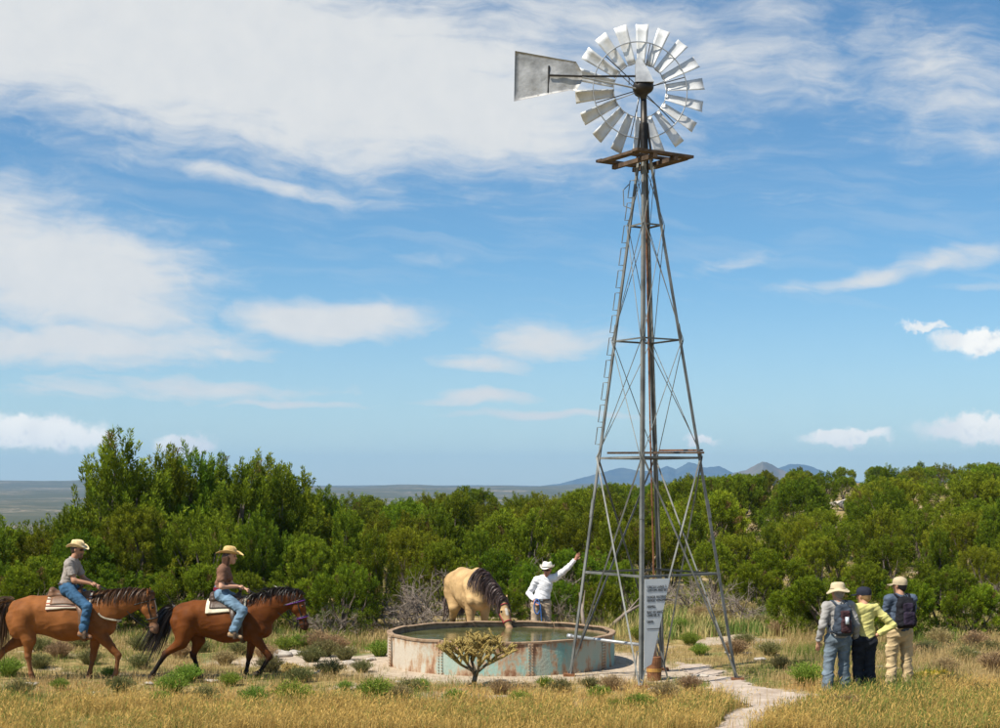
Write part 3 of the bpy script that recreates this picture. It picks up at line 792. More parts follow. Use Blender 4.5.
def make_juniper(seed, H, Rd, nclump, nleaf, spire=0.0, tone=(.078, .125, .016), low=.08, dome=False):
    rs = np.random.default_rng(seed)
    nl = rs.integers(7, 11); lobes = []
    for i in range(nl):
        a = rs.uniform(0, 6.283); rr = Rd * rs.uniform(.25, .62); zc = H * rs.uniform(.22, .62)
        lobes.append((rr * math.cos(a), rr * math.sin(a), zc, Rd * rs.uniform(.36, .52), H * rs.uniform(.20, .30)))
    for i in range(rs.integers(2, 4)):
        a = rs.uniform(0, 6.283); rr = Rd * rs.uniform(0, .34)
        lobes.append((rr * math.cos(a), rr * math.sin(a), H * rs.uniform(.62, .74), Rd * rs.uniform(.26, .40), H * rs.uniform(.22, .27)))
    if dome:
        lobes = [(0, 0, H * .40, Rd * .88, H * .50), (0, 0, H * .2, Rd * .9, H * .24)]
        for i in range(rs.integers(9, 13)):
            q = unit(rs.normal(size=3)); q[2] = abs(q[2]) * .9 - .12; lobes.append((q[0] * Rd * .62, q[1] * Rd * .62, H * (.48 + q[2] * .34), Rd * rs.uniform(.26, .42), H * rs.uniform(.16, .24)))
    lobes = np.array(lobes); c = []
    while len(c) < nclump:
        lb = lobes[rs.integers(len(lobes))]; q = unit(rs.normal(size=3)); q[2] = q[2] * .9 + .1
        p = lb[:3] + q * np.array([lb[3], lb[3], lb[4]]) * rs.uniform(.72, 1.06)
        if p[2] < low * H or p[2] > H: continue
        ins = (((p - lobes[:, :3]) / lobes[:, [3, 3, 4]]) ** 2).sum(1).min()
        if ins < .35: continue
        c.append(p)
    c = np.array(c); out = unit(c * [1, 1, 0] + 1e-6)
    dr = unit(out * .36 + np.array([0, 0, 1.05 + spire]) + rs.normal(size=c.shape) * .22)
    if dome: dr = unit(unit(c - [0, 0, H * .35]) * .75 + np.array([0, 0, .6]) + rs.normal(size=c.shape) * .3)
    ln = rs.uniform(.40, .95, nclump) * (H / 4.5) ** .5; rad = rs.uniform(.09, .165, nclump)
    if dome: ln = rs.uniform(.22, .5, nclump); rad = rs.uniform(.10, .17, nclump)
    tint = rs.random(nclump); gy = rs.random(nclump)
    k = np.repeat(np.arange(nclump), nleaf); n = len(k)
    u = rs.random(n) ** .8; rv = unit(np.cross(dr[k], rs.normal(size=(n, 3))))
    rr = rad[k] * np.sqrt(rs.random(n)) * (1.05 - .75 * u)
    p = c[k] + dr[k] * ((u - .3) * ln[k])[:, None] + rv * rr[:, None]
    d = unit(dr[k] * .95 + rv * .5 + rs.normal(size=(n, 3)) * .28)
    lf = .78 if dome else 1.0
    v, f = kites(p, d, rs.uniform(.08, .15, n) * lf, rs.uniform(.020, .038, n) * lf, rs)
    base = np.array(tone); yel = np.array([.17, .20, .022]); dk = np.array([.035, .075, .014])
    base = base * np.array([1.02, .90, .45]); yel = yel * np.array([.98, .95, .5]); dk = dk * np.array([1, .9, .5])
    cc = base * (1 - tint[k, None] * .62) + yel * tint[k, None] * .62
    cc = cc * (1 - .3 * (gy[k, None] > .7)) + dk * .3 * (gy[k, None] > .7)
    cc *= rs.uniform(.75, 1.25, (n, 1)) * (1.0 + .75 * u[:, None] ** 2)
    brown = (rs.random(nclump) > .975)[k]; cc[brown] = np.array([.17, .12, .04]) * rs.uniform(.7, 1.2, (brown.sum(), 1))
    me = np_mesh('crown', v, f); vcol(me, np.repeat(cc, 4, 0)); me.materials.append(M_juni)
    mb = MB()
    for i, lb in enumerate(lobes):
        b = Vector((rs.normal() * .06, rs.normal() * .06, -.15)); e = Vector(lb[:3]) + Vector((0, 0, lb[4] * .4))
        m1 = b.lerp(e, .35) + Vector((rs.normal() * .12, rs.normal() * .12, .12)); m2 = b.lerp(e, .7) + Vector((rs.normal() * .12, rs.normal() * .12, .06))
        r0 = rs.uniform(.05, .09) * (H / 4.5) * 1.3
        mb.tube([b, m1, m2, e], [r0, r0 * .75, r0 * .5, r0 * .15], 6)
    tm = mb.mesh('trunk'); tm.materials.append(M_bark)
    return me, tm, H
def make_dead_shrub(seed, H=1.6, Rd=1.1, leafy=0):
    rs = np.random.default_rng(seed); mb = MB(); tips = []
    def grow(p, d, L, r, lev):
        q = p + d * L * .5 + Vector(rs.normal(size=3)) * L * .08; e = q + (d + Vector(rs.normal(size=3)) * .25).normalized() * L * .5
        mb.tube([p, q, e], [r, r * .8, r * .5], 4 if lev > 0 else 5, cap=False)
        if lev < 3:
            for _ in range(rs.integers(3, 5)): grow(p.lerp(e, rs.uniform(.35, 1)), (d + Vector(rs.normal(size=3)) * .55).normalized(), L * rs.uniform(.5, .75), r * .55, lev + 1)
        else: tips.append(e)
    for i in range(9):
        a = rs.uniform(0, 6.28); grow(Vector((.1 * math.cos(a), .1 * math.sin(a), -.06)), Vector((math.cos(a) * .65, math.sin(a) * .65, rs.uniform(.6, 1.1))).normalized(), H * .42, .022, 0)
    tm = mb.mesh('twigs'); tm.materials.append(M_deadw); return tm
def make_tuft(seed, n, H, Rd, tone, tone2, flower=None, wd=.012):
    """a bush of fine upright stems"""
    rs = np.random.default_rng(seed)
    a = rs.uniform(0, 6.283, n); rr = np.sqrt(rs.random(n)); b = np.stack([np.cos(a) * rr * Rd * .35, np.sin(a) * rr * Rd * .35, np.full(n, -.02)], -1)
    lean = np.stack([np.cos(a) * rr * Rd, np.sin(a) * rr * Rd, np.zeros(n)], -1) * .8 + rs.normal(size=(n, 3)) * [.04, .04, 0]
    h = H * (1 - .45 * rr ** 2) * rs.uniform(.7, 1.08, n)
    tip = b + lean; tip[:, 2] = h; mid = b + lean * .4; mid[:, 2] = h * .6
    s = unit(np.stack([-np.sin(a + rs.normal(size=n)), np.cos(a + rs.normal(size=n)), np.zeros(n)], -1)) * (wd / 2)
    v = np.stack([b - s, b + s, mid + s, mid - s, tip], 1).reshape(-1, 3)
    q = np.arange(n)[:, None] * 5; f = np.concatenate([q + [0, 1, 2], q + [0, 2, 3], q + [3, 2, 4]])
    t = rs.random((n, 1)); cc = np.array(tone) * (1 - t) + np.array(tone2) * t
    cv = np.repeat(cc, 5, 0)
    # leaves along the stems
    m = n * 3; k = rs.integers(0, n, m); uu = rs.uniform(.3, 1, (m, 1)); lp_ = mid[k] * (1 - uu) + tip[k] * uu
    d = unit(unit(lean[k]) * .5 + [0, 0, .8] + rs.normal(size=(m, 3)) * .5)
    lv, lf = kites(lp_, d, rs.uniform(.03, .07, m), rs.uniform(.010, .018, m), rs)
    lc = np.repeat(cc[k] * rs.uniform(.8, 1.25, (m, 1)), 4, 0)
    if flower is not None:
        top = (lp_[:, 2] > H * .55) & (rs.random(m) > .45); lc[np.repeat(top, 4)] = flower
    o = len(v); lt = np.concatenate([lf[:, [0, 1, 2]], lf[:, [0, 2, 3]]]) + o
    me = np_mesh('stems', np.concatenate([v, lv]), np.concatenate([f, lt])); vcol(me, np.concatenate([cv, lc])); me.materials.append(M_shrub); return me

PROTO = [make_juniper(101, 4.5, 2.0, 330, 105), make_juniper(102, 4.0, 2.0, 560, 80, tone=(.09, .128, .016), dome=True), make_juniper(103, 4.8, 1.6, 300, 105, .25),
         make_juniper(104, 3.4, 1.9, 540, 80, tone=(.085, .135, .018), dome=True), make_juniper(105, 4.4, 1.8, 320, 105, .1, (.066, .118, .016)),
         make_juniper(106, 2.8, 1.7, 500, 80, .1, (.085, .15, .016), .02, dome=True), make_juniper(107, 3.7, 2.1, 560, 80, tone=(.10, .125, .018), dome=True)]
trees = []
def tree(px, top, d, kind, label, group, wide=1.0, name='juniper_tree'):
    x = at(px, d); y = d; z = gz1(x, y)
    cm, tm, H = PROTO[kind % len(PROTO)]
    h = CAMZ + (HOR - top) * d / F - z
    h = max(h, 1.2); s = h / H
    r = empty(name, (x, y, z - .03), random.uniform(0, 6.28)); r.scale = (s * wide, s * wide, s)
    link('trunk', tm, None, r); link('crown', cm, None, r)
    tag(r, label, 'tree', group); trees.append((x, y, s * 2)); return r
G1 = ('tall dense green juniper in the dark grove behind the two riders', 'junipers behind the riders')
G2 = ('green juniper in the thicket behind the pale horse and the water tank', 'junipers behind the water tank')
G3 = ('low rounded bright green juniper bush just beyond the three hikers', 'juniper bushes beyond the hikers')
G6 = ('distant juniper along the skyline of the wooded rise', 'junipers on the skyline')
G4 = ('juniper on the wooded rise beyond the windmill and the hikers', 'junipers on the wooded rise')
G5 = ('distant juniper in the woods below the far plain', 'junipers below the plain')
for px, top, d, k, w_ in [(-35, 500, 36, 0, 1), (18, 520, 36.5, 1, 1), (62, 506, 38, 0, .95), (100, 478, 38.5, 4, .85), (122, 438, 38, 2, 1.0), (160, 452, 39, 2, .95), (192, 455, 39.5, 4, .85), (240, 464, 38.5, 2, .95), (282, 474, 39.5, 4, .85),
                           (318, 500, 41, 1, .9), (140, 505, 36, 3, .9), (205, 500, 36.2, 1, .85), (262, 512, 36, 0, .8), (85, 530, 35.5, 3, .9), (40, 552, 34.8, 5, 1), (-12, 560, 34.5, 3, 1), (345, 512, 38, 4, .85),
                           (312, 535, 36, 3, .85), (372, 532, 35.6, 4, .8), (345, 560, 34.6, 5, .8), (185, 560, 34.6, 5, 1.1), (115, 565, 34.6, 5, 1.1), (245, 570, 34.6, 3, .9), (295, 575, 34.8, 5, .8), (268, 482, 40.5, 4, .9), (215, 474, 41, 0, .8), (150, 472, 41, 1, .8), (88, 500, 40, 6, .8), (300, 472, 41, 2, 1.0), (262, 462, 41.5, 4, .9), (324, 488, 42, 0, .8), (212, 460, 41, 2, .9)]:
    r_ = tree(px, top, d, k, *G1, w_)
    if (px, top) == (122, 438): r_['label'] = 'tallest juniper, its spired top rising over the grove behind the rear rider'
    if (px, top) == (240, 464): r_['label'] = 'tall spired juniper directly behind the rider in the straw hat'
for px, top, d, k, w_ in [(398, 505, 44, 1, .9), (432, 503, 46, 0, .9), (462, 497, 47, 4, .9), (498, 510, 44, 3, .9), (528, 512, 43, 2, 1.0), (556, 500, 47, 6, .9), (588, 506, 44, 0, .9), (610, 520, 41, 4, .8), (640, 512, 46, 1, .85),
                           (440, 540, 39.5, 3, .8), (505, 545, 38.8, 5, .9), (480, 530, 40.5, 4, .8), (580, 545, 38.5, 5, .9), (620, 560, 37, 3, .7), (532, 560, 37.5, 5, .75), (412, 520, 41, 6, .8), (668, 520, 47, 3, .9), (690, 512, 50, 0, .9),
                           (560, 590, 35.2, 5, .8), (505, 590, 35.6, 5, .8), (600, 598, 34.8, 5, .8)]:
    tree(px, top, d, k, *G2, w_)
for px, top, d, k, w_ in [(826, 572, 33.6, 5, 1.15), (862, 562, 34.5, 3, 1.0), (905, 574, 33.9, 5, .95), (948, 566, 34.2, 3, 1.05), (974, 580, 33.8, 5, .9), (792, 590, 34.6, 5, .8)]:
    tree(px, top, d, k, *G3, w_)
for px, top, d, k, w_ in [(735, 528, 44, 6, .9), (765, 522, 46, 0, .9), (712, 540, 42, 3, .8), (800, 510, 50, 1, .9), (840, 515, 47, 6, .9), (880, 505, 50, 0, .9), (925, 498, 52, 1, .9), (965, 505, 50, 6, .9), (1002, 500, 48, 0, .9), (1030, 520, 44, 3, 1),
                           (775, 545, 41, 5, .9), (820, 535, 42, 3, .8), (985, 540, 41, 6, .9), (940, 530, 43, 4, .8), (890, 535, 42, 3, .9), (755, 560, 40, 5, .8)]:
    tree(px, top, d, k, *G4, w_)
rs = np.random.default_rng(5)
spots = []
for layer, (d0, d1, n) in enumerate([(52, 68, 20), (68, 95, 28), (95, 135, 36), (135, 190, 46)]):
    k = 0; tries = 0
    while k < n and tries < 4000:
        tries += 1
        d = rs.uniform(d0, d1); px = rs.uniform(300 if d < 100 else 520, 1030)
        if px < 300: continue
        x = at(px, d)
        if any((x - a) ** 2 + (d - b) ** 2 < (2.9 + .012 * d) ** 2 for a, b in spots): continue
        # sandy clearings on the rise
        if layer >= 1 and (abs(px - 860) < 16 and 78 < d < 98 or abs(px - 812) < 22 and 140 < d < 175): continue
        spots.append((x, d)); h = rs.uniform(2.6, 4.2); z = gz1(x, d); top = HOR - (z + h - CAMZ) * F / d
        lim = 487 if px < 540 else (480 - 15 * float(sstep(600, 980, px)) + rs.uniform(-5, 10))
        if top < lim: top = lim
        g = (G4 if d < 80 else G6) if px > 600 else G5
        tree(px, top, d, int(rs.choice([0, 1, 1, 3, 3, 4, 5, 6, 6])), *g, wide=rs.uniform(.85, 1.1)); k += 1

# bare brown shrubs
DEAD = [make_dead_shrub(s) for s in (1, 2)]
def small(name, me, px, py, s, label, cat, group=None, part='stems', sz=None):
    x, y = ground_pt(px, py); r = empty(name, (x, y, gz1(x, y)), random.uniform(0, 6.28)); r.scale = (s, s, sz or s)
    link(part, me, None, r); tag(r, label, cat, group); return r
for px, d, s in [(415, 35.5, 1.15), (437, 36.5, 1.2), (398, 34.8, .8), (552, 38.5, 1.5), (330, 34.0, .7), (700, 39.5, 1.1), (735, 37.5, .9), (1010, 37, 1.0), (565, 35.0, .8), (640, 38, 1.1)]:
    x = at(px, d); r = empty('dead_shrub', (x, d, gz1(x, d)), random.uniform(0, 6.28)); r.scale = (s, s, s); link('twigs', DEAD[px % 2], None, r)
    tag(r, 'bare grey brown twiggy shrub among the junipers', 'shrub', 'bare shrubs')
# fallen dead limbs behind the man
for i, (px, d, L, a, tilt, lab) in enumerate([(600, 34.2, 1.5, 20, 32, 'long bleached dead limb leaning behind the man in white'), (585, 33.8, 1.1, 100, 60, 'short upright dead limb behind the man in white'), (1003, 36, 2.2, 160, 22, 'bare dead limb sprawling beside the bushes past the hikers')]):
    x = at(px, d); z = gz1(x, d); e = Vector((math.cos(R(a)) * math.cos(R(tilt)), math.sin(R(a)) * math.cos(R(tilt)), math.sin(R(tilt)))) * L
    r = empty('dead_limb', (x, d, z)); tag(r, lab, 'branch')
    b = Vector((0, 0, -.05)); MB().tube([b, b + e * .5 + Vector((0, 0, .08)), b + e], [.05, .04, .015], 7).build('limb', M_deadw, r, True)
    MB().tube([b + e * .5 + Vector((0, 0, .08)), b + e * .75 + Vector((.1, .1, .3))], [.025, .008], 5).build('twig', M_deadw, r)

# green and straw coloured tufts in the meadow
T_green = [make_tuft(s, 420, .40, .30, (.15, .225, .028), (.27, .33, .055)) for s in (1, 2)]
T_olive = [make_tuft(s, 380, .38, .34, (.13, .14, .045), (.26, .235, .10)) for s in (3, 4)]
T_straw = [make_tuft(s, 380, .42, .32, (.28, .20, .10), (.42, .31, .16)) for s in (5, 6)]
T_flow = make_tuft(9, 260, .30, .30, (.14, .17, .03), (.24, .24, .05), (.62, .42, .02))
for i, (px, py, s) in enumerate([(292, 706, .95), (376, 700, .9), (172, 694, .85), (188, 682, .8), (254, 706, .75), (230, 686, .6), (455, 704, .6), (8, 676, .85), (60, 690, .5), (160, 706, .6), (285, 650, .7), (300, 648, .75), (380, 656, .8),
                                  (600, 700, .6), (615, 712, .5), (807, 685, .95), (545, 688, .5), (640, 712, .7), (520, 706, .6), (885, 714, .6), (680, 632, .8), (690, 645, .7), (640, 640, .8), (345, 690, .4), (110, 678, .5), (420, 690, .5), (700, 655, .6)]):
    small('green_shrub', T_green[i % 2], px, py, s, 'bright green rounded tuft of fine stems in the dry meadow', 'shrub', 'green tufts in the meadow')
for i, (px, py, s) in enumerate([(324, 656, .9), (312, 662, .8), (345, 660, .7), (270, 672, .8), (140, 668, .7), (90, 664, .7), (40, 668, .7), (330, 676, .8), (300, 682, .7), (362, 672, .6), (410, 692, .6), (560, 692, .6), (590, 688, .5), (20, 696, .7), (120, 692, .7),
                                  (205, 700, .6), (770, 655, .7), (745, 645, .7), (930, 655, .8), (965, 662, .8), (990, 655, .8), (715, 635, .8), (760, 628, .8), (780, 668, .6), (950, 690, .7), (985, 700, .7), (40, 652, .8), (80, 648, .7), (140, 650, .8), (200, 652, .7), (240, 654, .7)]):
    small('olive_shrub', T_olive[i % 2], px, py, s, 'dull olive tuft of brush scattered in the dry meadow', 'shrub', 'olive tufts in the meadow')
for i, (px, py, s) in enumerate([(318, 650, 1.0), (335, 652, .9), (265, 660, .8), (180, 658, .8), (60, 658, .8), (225, 665, .7), (720, 625, 1.1), (745, 618, 1.1), (700, 622, 1.0), (780, 636, .9), (735, 655, .8), (905, 658, .8), (940, 645, .9), (975, 648, .9), (995, 672, .9),
                                  (665, 700, .7), (690, 690, .6), (612, 690, .6), (500, 694, .6), (400, 700, .6), (945, 675, .8), (845, 716, .8)]):
    small('straw_shrub', T_straw[i % 2], px, py, s, 'straw coloured dry tuft of brush in the meadow', 'shrub', 'straw tufts in the meadow')
for px, py, s in [(918, 682, .55), (930, 680, .6), (942, 678, .5), (906, 686, .45), (842, 727, .5), (866, 690, .5)]:
    small('yellow_flower_plant', T_flow, px, py, s, 'low plant with small yellow flowers in the grass near the hikers', 'flowers', 'yellow flowers near the hikers')

# rocks
M_rock = mat('pale limestone', (.30, .26, .22), (.50, .45, .39), 6, .9, bump=.6, bscale=18)
def rock_mesh(seed):
    rs = np.random.default_rng(seed); pr = [P(rs.normal(size=3) * [.10, .08, .03], rs.normal(size=3) * [.10, .08, .03], .09, .07, (0, 0, 1), .6) for _ in range(4)]
    v, f = sculpt(pr, .022, .02); v = v + (np.stack([fbm(v[:, 0] * 9 + i * 7, v[:, 2] * 9 + v[:, 1] * 7) for i in range(3)], -1) - .5) * .06
    me = np_mesh('rock', v, f); me.materials.append(M_rock); return me
RK = [rock_mesh(s) for s in (1, 2, 3)]
for i, (px, py, s) in enumerate([(282, 656, 1.7), (294, 654, 1.0), (324, 674, .8), (352, 664, .9), (370, 660, .7), (742, 654, .9), (758, 660, .8), (770, 648, .7), (700, 676, .6), (652, 690, .5), (608, 678, .6), (590, 684, .5), (150, 684, .5), (215, 682, .6), (35, 684, .5), (400, 683, .6), (985, 654, .8), (735, 700, .5), (790, 708, .5), (880, 668, .5)]):
    x, y = ground_pt(px, py); o = link('rock', RK[i % 3], None, None, (x, y, gz1(x, y) + .015), (0, 0, random.uniform(0, 6)), True); o.scale = (s, s, s * .8)
    tag(o, 'pale stone lying in the dry grass', 'rock', 'stones in the meadow')
x, y = ground_pt(858, 545) if False else (at(860, 88), 88.0)
for i, (px, d, s) in enumerate([(860, 88, 6), (866, 92, 5), (852, 96, 5)]):
    x = at(px, d); o = link('rock', RK[i], None, None, (x, d, gz1(x, d) + .2), (0, 0, i), True); o.scale = (s, s, s * .9); tag(o, 'large pale boulder showing between junipers on the rise', 'rock', 'boulders on the rise')

# cholla cactus
M_cholla = mat('tan cholla joints', (.22, .15, .035), (.38, .28, .085), 30, .9, c3=(.24, .20, .05), bump=.6, bscale=120)
M_chstem = mat('grey cholla stem', (.09, .07, .045), (.20, .16, .10), 14, .95, bump=.6, bscale=60)
def cholla(px, py, Hh, seed, label):
    rs = np.random.default_rng(seed); x, y = ground_pt(px, py); root = empty('cholla_cactus', (x, y, gz1(x, y))); tag(root, label, 'cactus')
    tr = MB(); cr = MB(); sp_p = []; sp_d = []
    def joint(p, d, L, r):
        pts = [p + d * (L * t) for t in np.linspace(0, 1, 7)]; rr = [r * (.55 + .5 * math.sin(math.pi * (.12 + .8 * t)) + .12 * ((i % 2) - .5)) for i, t in enumerate(np.linspace(0, 1, 7))]
        rr[-1] *= .5; cr.tube(pts, rr, 6)
        for _ in range(34):
            t = rs.random(); q = Vector(rs.normal(size=3)); q = (q - d * q.dot(d)).normalized(); sp_p.append(p + d * (L * t) + q * r * .8); sp_d.append((q + d * .5).normalized())
    def grow(p, d, L, r, lev):
        e = p + d * L
        if lev < 2: tr.tube([p, p + d * L * .5 + Vector(rs.normal(size=3)) * L * .05, e], [r, r * .85, r * .75], 7)
        else: joint(p, d, L, r)
        if lev == 4: return
        n = [6, 4, 4, 3][lev]
        for i in range(n if lev else 5):
            a = rs.uniform(0, 6.28); sd = Vector((math.cos(a), math.sin(a), 0)); up = [1.0, .9, .6, .6][lev]
            grow(e if rs.random() < .6 else p.lerp(e, .75), (d * [.25, .5, .45, .4][lev] + sd * rs.uniform(.55, 1.0) + Vector((0, 0, up * rs.uniform(.25, .95)))).normalized(), Hh * [.25, .20, .15, .12][lev] * rs.uniform(.8, 1.15), [0, .022, .017, .0125, .0115][lev + 1] * Hh, lev + 1)
    grow(Vector((0, 0, -.05)), Vector((.05, 0, 1)).normalized(), Hh * .22, .042 * Hh, 0)
    tr.build('trunk', M_chstem, root, True); cm = cr.build('crown', M_cholla, root, True)
    n = len(sp_p); v, f = kites(np.array(sp_p), np.array(sp_d), rs.uniform(.015, .035, n), np.full(n, .006), rs)
    me = np_mesh('spines', v, f); so = link('spines', me, mat('straw spines', (.44, .32, .11), None, rough=.8), cm); tag(so, kind='stuff')
cholla(475, 687, 1.28, 8, 'branching tan cholla cactus growing in front of the water tank')
cholla(291, 680, .42, 5, 'small cholla cactus ahead of the dark bay horse')

# ---------------------------------------------------------------- grass
def grass(name, n, px0, px1, d0, d1, hfun, colfun, label, wd=(.004, .008), seed=1, heads=0.0, keep=None, bend=.35):
    rs = np.random.default_rng(seed)
    d = np.sqrt(rs.random(n) * (d1 ** 2 - d0 ** 2) + d0 ** 2); px = rs.uniform(px0, px1, n); x = at(px, d); y = d
    # clumping
    cl = fbm(x * 2.6 + 11, y * 2.6, 3); m = rs.random(n) < sstep(.22, .62, cl) * .95 + .05
    if keep is not None: m &= rs.random(n) < keep(x, y)
    x, y, cl = x[m], y[m], cl[m]; n = len(x); z = gz(x, y) - .015
    h = hfun(x, y) * rs.uniform(.45, 1.15, n) * (.75 + .5 * cl); a = rs.uniform(0, 6.283, n); lean = rs.normal(size=n) * bend * h
    s = np.stack([np.cos(a), np.sin(a), np.zeros(n)], -1) * (rs.uniform(*wd, n) / 2)[:, None]
    a2 = a + 1.57 + rs.normal(size=n) * .6; L = np.stack([np.cos(a2), np.sin(a2), np.zeros(n)], -1) * lean[:, None] + np.array([.06, 0, 0]) * h[:, None]
    b = np.stack([x, y, z], -1); up = np.array([0, 0, 1.0]); mid = b + L * .3 + up * (h * .6)[:, None]; tip = b + L + up * h[:, None]
    v = np.stack([b - s, b + s, mid + s * .8, mid - s * .8, tip], 1).reshape(-1, 3); q = np.arange(n)[:, None] * 5
    f = np.concatenate([q + [0, 1, 2], q + [0, 2, 3], q + [3, 2, 4]]); c = colfun(x, y, rs, n); cv = np.repeat(c, 5, 0)
    if heads:
        k = np.nonzero(rs.random(n) < heads)[0]; d_ = unit(tip[k] - mid[k] + rs.normal(size=(len(k), 3)) * .05)
        hv, hf = kites(tip[k] - d_ * .02, d_, rs.uniform(.04, .10, len(k)), rs.uniform(.006, .011, len(k)), rs)
        hf = np.concatenate([hf[:, [0, 1, 2]], hf[:, [0, 2, 3]]]) + len(v); hc = np.repeat(np.clip(c[k] * np.array([1.12, 1.02, .92]), 0, .8), 4, 0)
        v = np.concatenate([v, hv]); f = np.concatenate([f, hf]); cv = np.concatenate([cv, hc])
    me = np_mesh(name, v, f); vcol(me, cv); o = link(name, me, M_grass); tag(o, label, 'grass', kind='stuff')
def gcol(x, y, rs, n):
    g = sstep(.50, .66, fbm(x * .55 + 60, y * .55 + 7, 3)); t = rs.random(n)
    far = sstep(24.2, 26.5, y)
    straw = np.stack([.43 + .19 * t, .262 + .145 * t, .09 + .08 * t], -1); pale = np.stack([.37 + .18 * t, .275 + .15 * t, .115 + .09 * t], -1)
    st = straw * (1 - far[:, None]) + pale * far[:, None]
    gr = np.stack([.12 + .10 * t, .17 + .09 * t, .035 + .03 * t], -1)
    k = (rs.random(n) < g * (.6 + .3 * sstep(3, 6, x)) * (.35 + .65 * sstep(22.3, 23.6, y)) + .05)[:, None]
    return np.where(k, gr, st)
nb = lambda x, y: 1 - np.clip(bare(x, y) * 1.15, 0, .985)
grass('golden_grass', 210000, -40, 1040, 20.3, 24.4, lambda x, y: .19 + .12 * fbm(x, y) + .05 * sstep(3.5, 5, x), gcol, 'tall golden dry grass with seed heads along the meadow edge', seed=2, heads=.45, keep=lambda x, y: nb(x, y) * (1 - .93 * sstep(22.6, 23.3, y - 1.0 * (fbm(x * .6, y * .6) - .5) - 1.0 * sstep(3.5, 5, x))))
grass('meadow_grass', 150000, -40, 1040, 22.6, 33.5, lambda x, y: (.06 + .13 * fbm(x * .8, y * .8)) + .12 * sstep(4.2, 6, x), gcol, 'short dry grass over the meadow', seed=3, keep=nb, heads=.12)
grass('far_meadow_grass', 60000, 560, 1040, 33, 48, lambda x, y: .24 + .2 * fbm(x * .5, y * .5), gcol, 'pale dry grass below the junipers', seed=4, keep=nb, wd=(.012, .02))
grass('grove_edge_grass', 26000, -40, 560, 31.5, 36, lambda x, y: .14 + .14 * fbm(x * .8, y * .8), gcol, 'dry grass along the edge of the grove', seed=6, keep=nb, wd=(.010, .016))

# ================================================================ HORSES
BLK = (.012, .010, .009)
M_coat = mat('short horse coat', (.62, .58, .54), (1.25, 1.25, 1.25), 3.2, .62, attr='col', spec=.10, bump=.25, bscale=70, lo=.3, hi=.7, detail=7)
M_hair = foliage_mat('horse hair', .1, var=0, rough=.45, spec=.4)
M_leather = mat('brown saddle leather', (.10, .045, .02), (.20, .10, .05), 8, .5, bump=.2, bscale=50)
M_dkleather = mat('dark saddle leather', (.03, .018, .012), (.075, .042, .026), 8, .45, bump=.2, bscale=50)
M_eye = mat('dark glossy eye', (.008, .006, .005), None, rough=.1)
M_strapb = mat('black strap', (.012, .012, .013), None, rough=.5)
M_steel = mat('bright steel', (.6, .6, .6), None, rough=.3, metal=1)
def strip_hair(name, strands, width, colr, parent, seed=0):
    rs = np.random.default_rng(seed); V = []; Fc = []; C = []; o = 0
    for s in strands:
        s = np.asarray(s); n = len(s); t = unit(np.gradient(s, axis=0)); sd = unit(np.cross(t, unit(rs.normal(size=3))))
        w = width * rs.uniform(.6, 1.3) * np.linspace(1, .15, n)[:, None] / 2
        V.append(s - sd * w); V.append(s + sd * w); c = np.array(colr[0]) * (1 - (u := rs.random())) + np.array(colr[1]) * u; C.append(np.tile(c, (2 * n, 1)))
        q = np.arange(n - 1); Fc.append(np.stack([o + q, o + q + 1, o + n + q + 1, o + n + q], -1)); o += 2 * n
    me = np_mesh(name, np.concatenate(V), np.concatenate(Fc)); vcol(me, np.concatenate(C)); return link(name, me, M_hair, parent)
def bez(a, b, c, d, n=8):
    t = np.linspace(0, 1, n)[:, None]; a, b, c, d = map(np.asarray, (a, b, c, d)); return (1 - t) ** 3 * a + 3 * (1 - t) ** 2 * t * b + 3 * (1 - t) * t * t * c + t ** 3 * d
def on_skin(prims, k, c, dirs, off, rmax=.75):
    """points on the animal's surface, 'off' outside it, seen from c along dirs"""
    lo = np.full(len(dirs), .02); hi = np.full(len(dirs), rmax)
    for _ in range(22):
        m = (lo + hi) / 2; ins = sdf(c + dirs * m[:, None], prims, k) < off; lo = np.where(ins, m, lo); hi = np.where(ins, hi, m)
    return c + dirs * ((lo + hi) / 2)[:, None]
def skin_patch(name, prims, k, xs, zc, phi, off, th, material, parent, n=26, S=1.0):
    """a sheet laid over the back; xs stations, phi(x) -> (from, to) angle from the top"""
    rows = []
    for x in xs:
        p0, p1 = phi(x); a = np.linspace(p0, p1, n); d = np.stack([np.zeros(n), np.sin(a), np.cos(a)], -1)
        rows.append((on_skin(prims, k, np.array([x, 0, zc]), d, off), on_skin(prims, k, np.array([x, 0, zc]), d, off + th)))
    m = len(xs); v = np.concatenate([np.concatenate([r[0] for r in rows]), np.concatenate([r[1] for r in rows])]); o = m * n; f = []
    for i in range(m - 1):
        for j in range(n - 1):
            q = i * n + j; f.append((o + q, o + q + 1, o + q + n + 1, o + q + n)); f.append((q, q + n, q + n + 1, q + 1))
    edge = list(range(n)) + [i * n + n - 1 for i in range(1, m)] + [(m - 1) * n + j for j in range(n - 2, -1, -1)] + [i * n for i in range(m - 2, 0, -1)]
    for i in range(len(edge)): a, b = edge[i], edge[(i + 1) % len(edge)]; f.append((a, b, o + b, o + a))
    return link(name, np_mesh(name, v, f), material, parent, smooth=False)

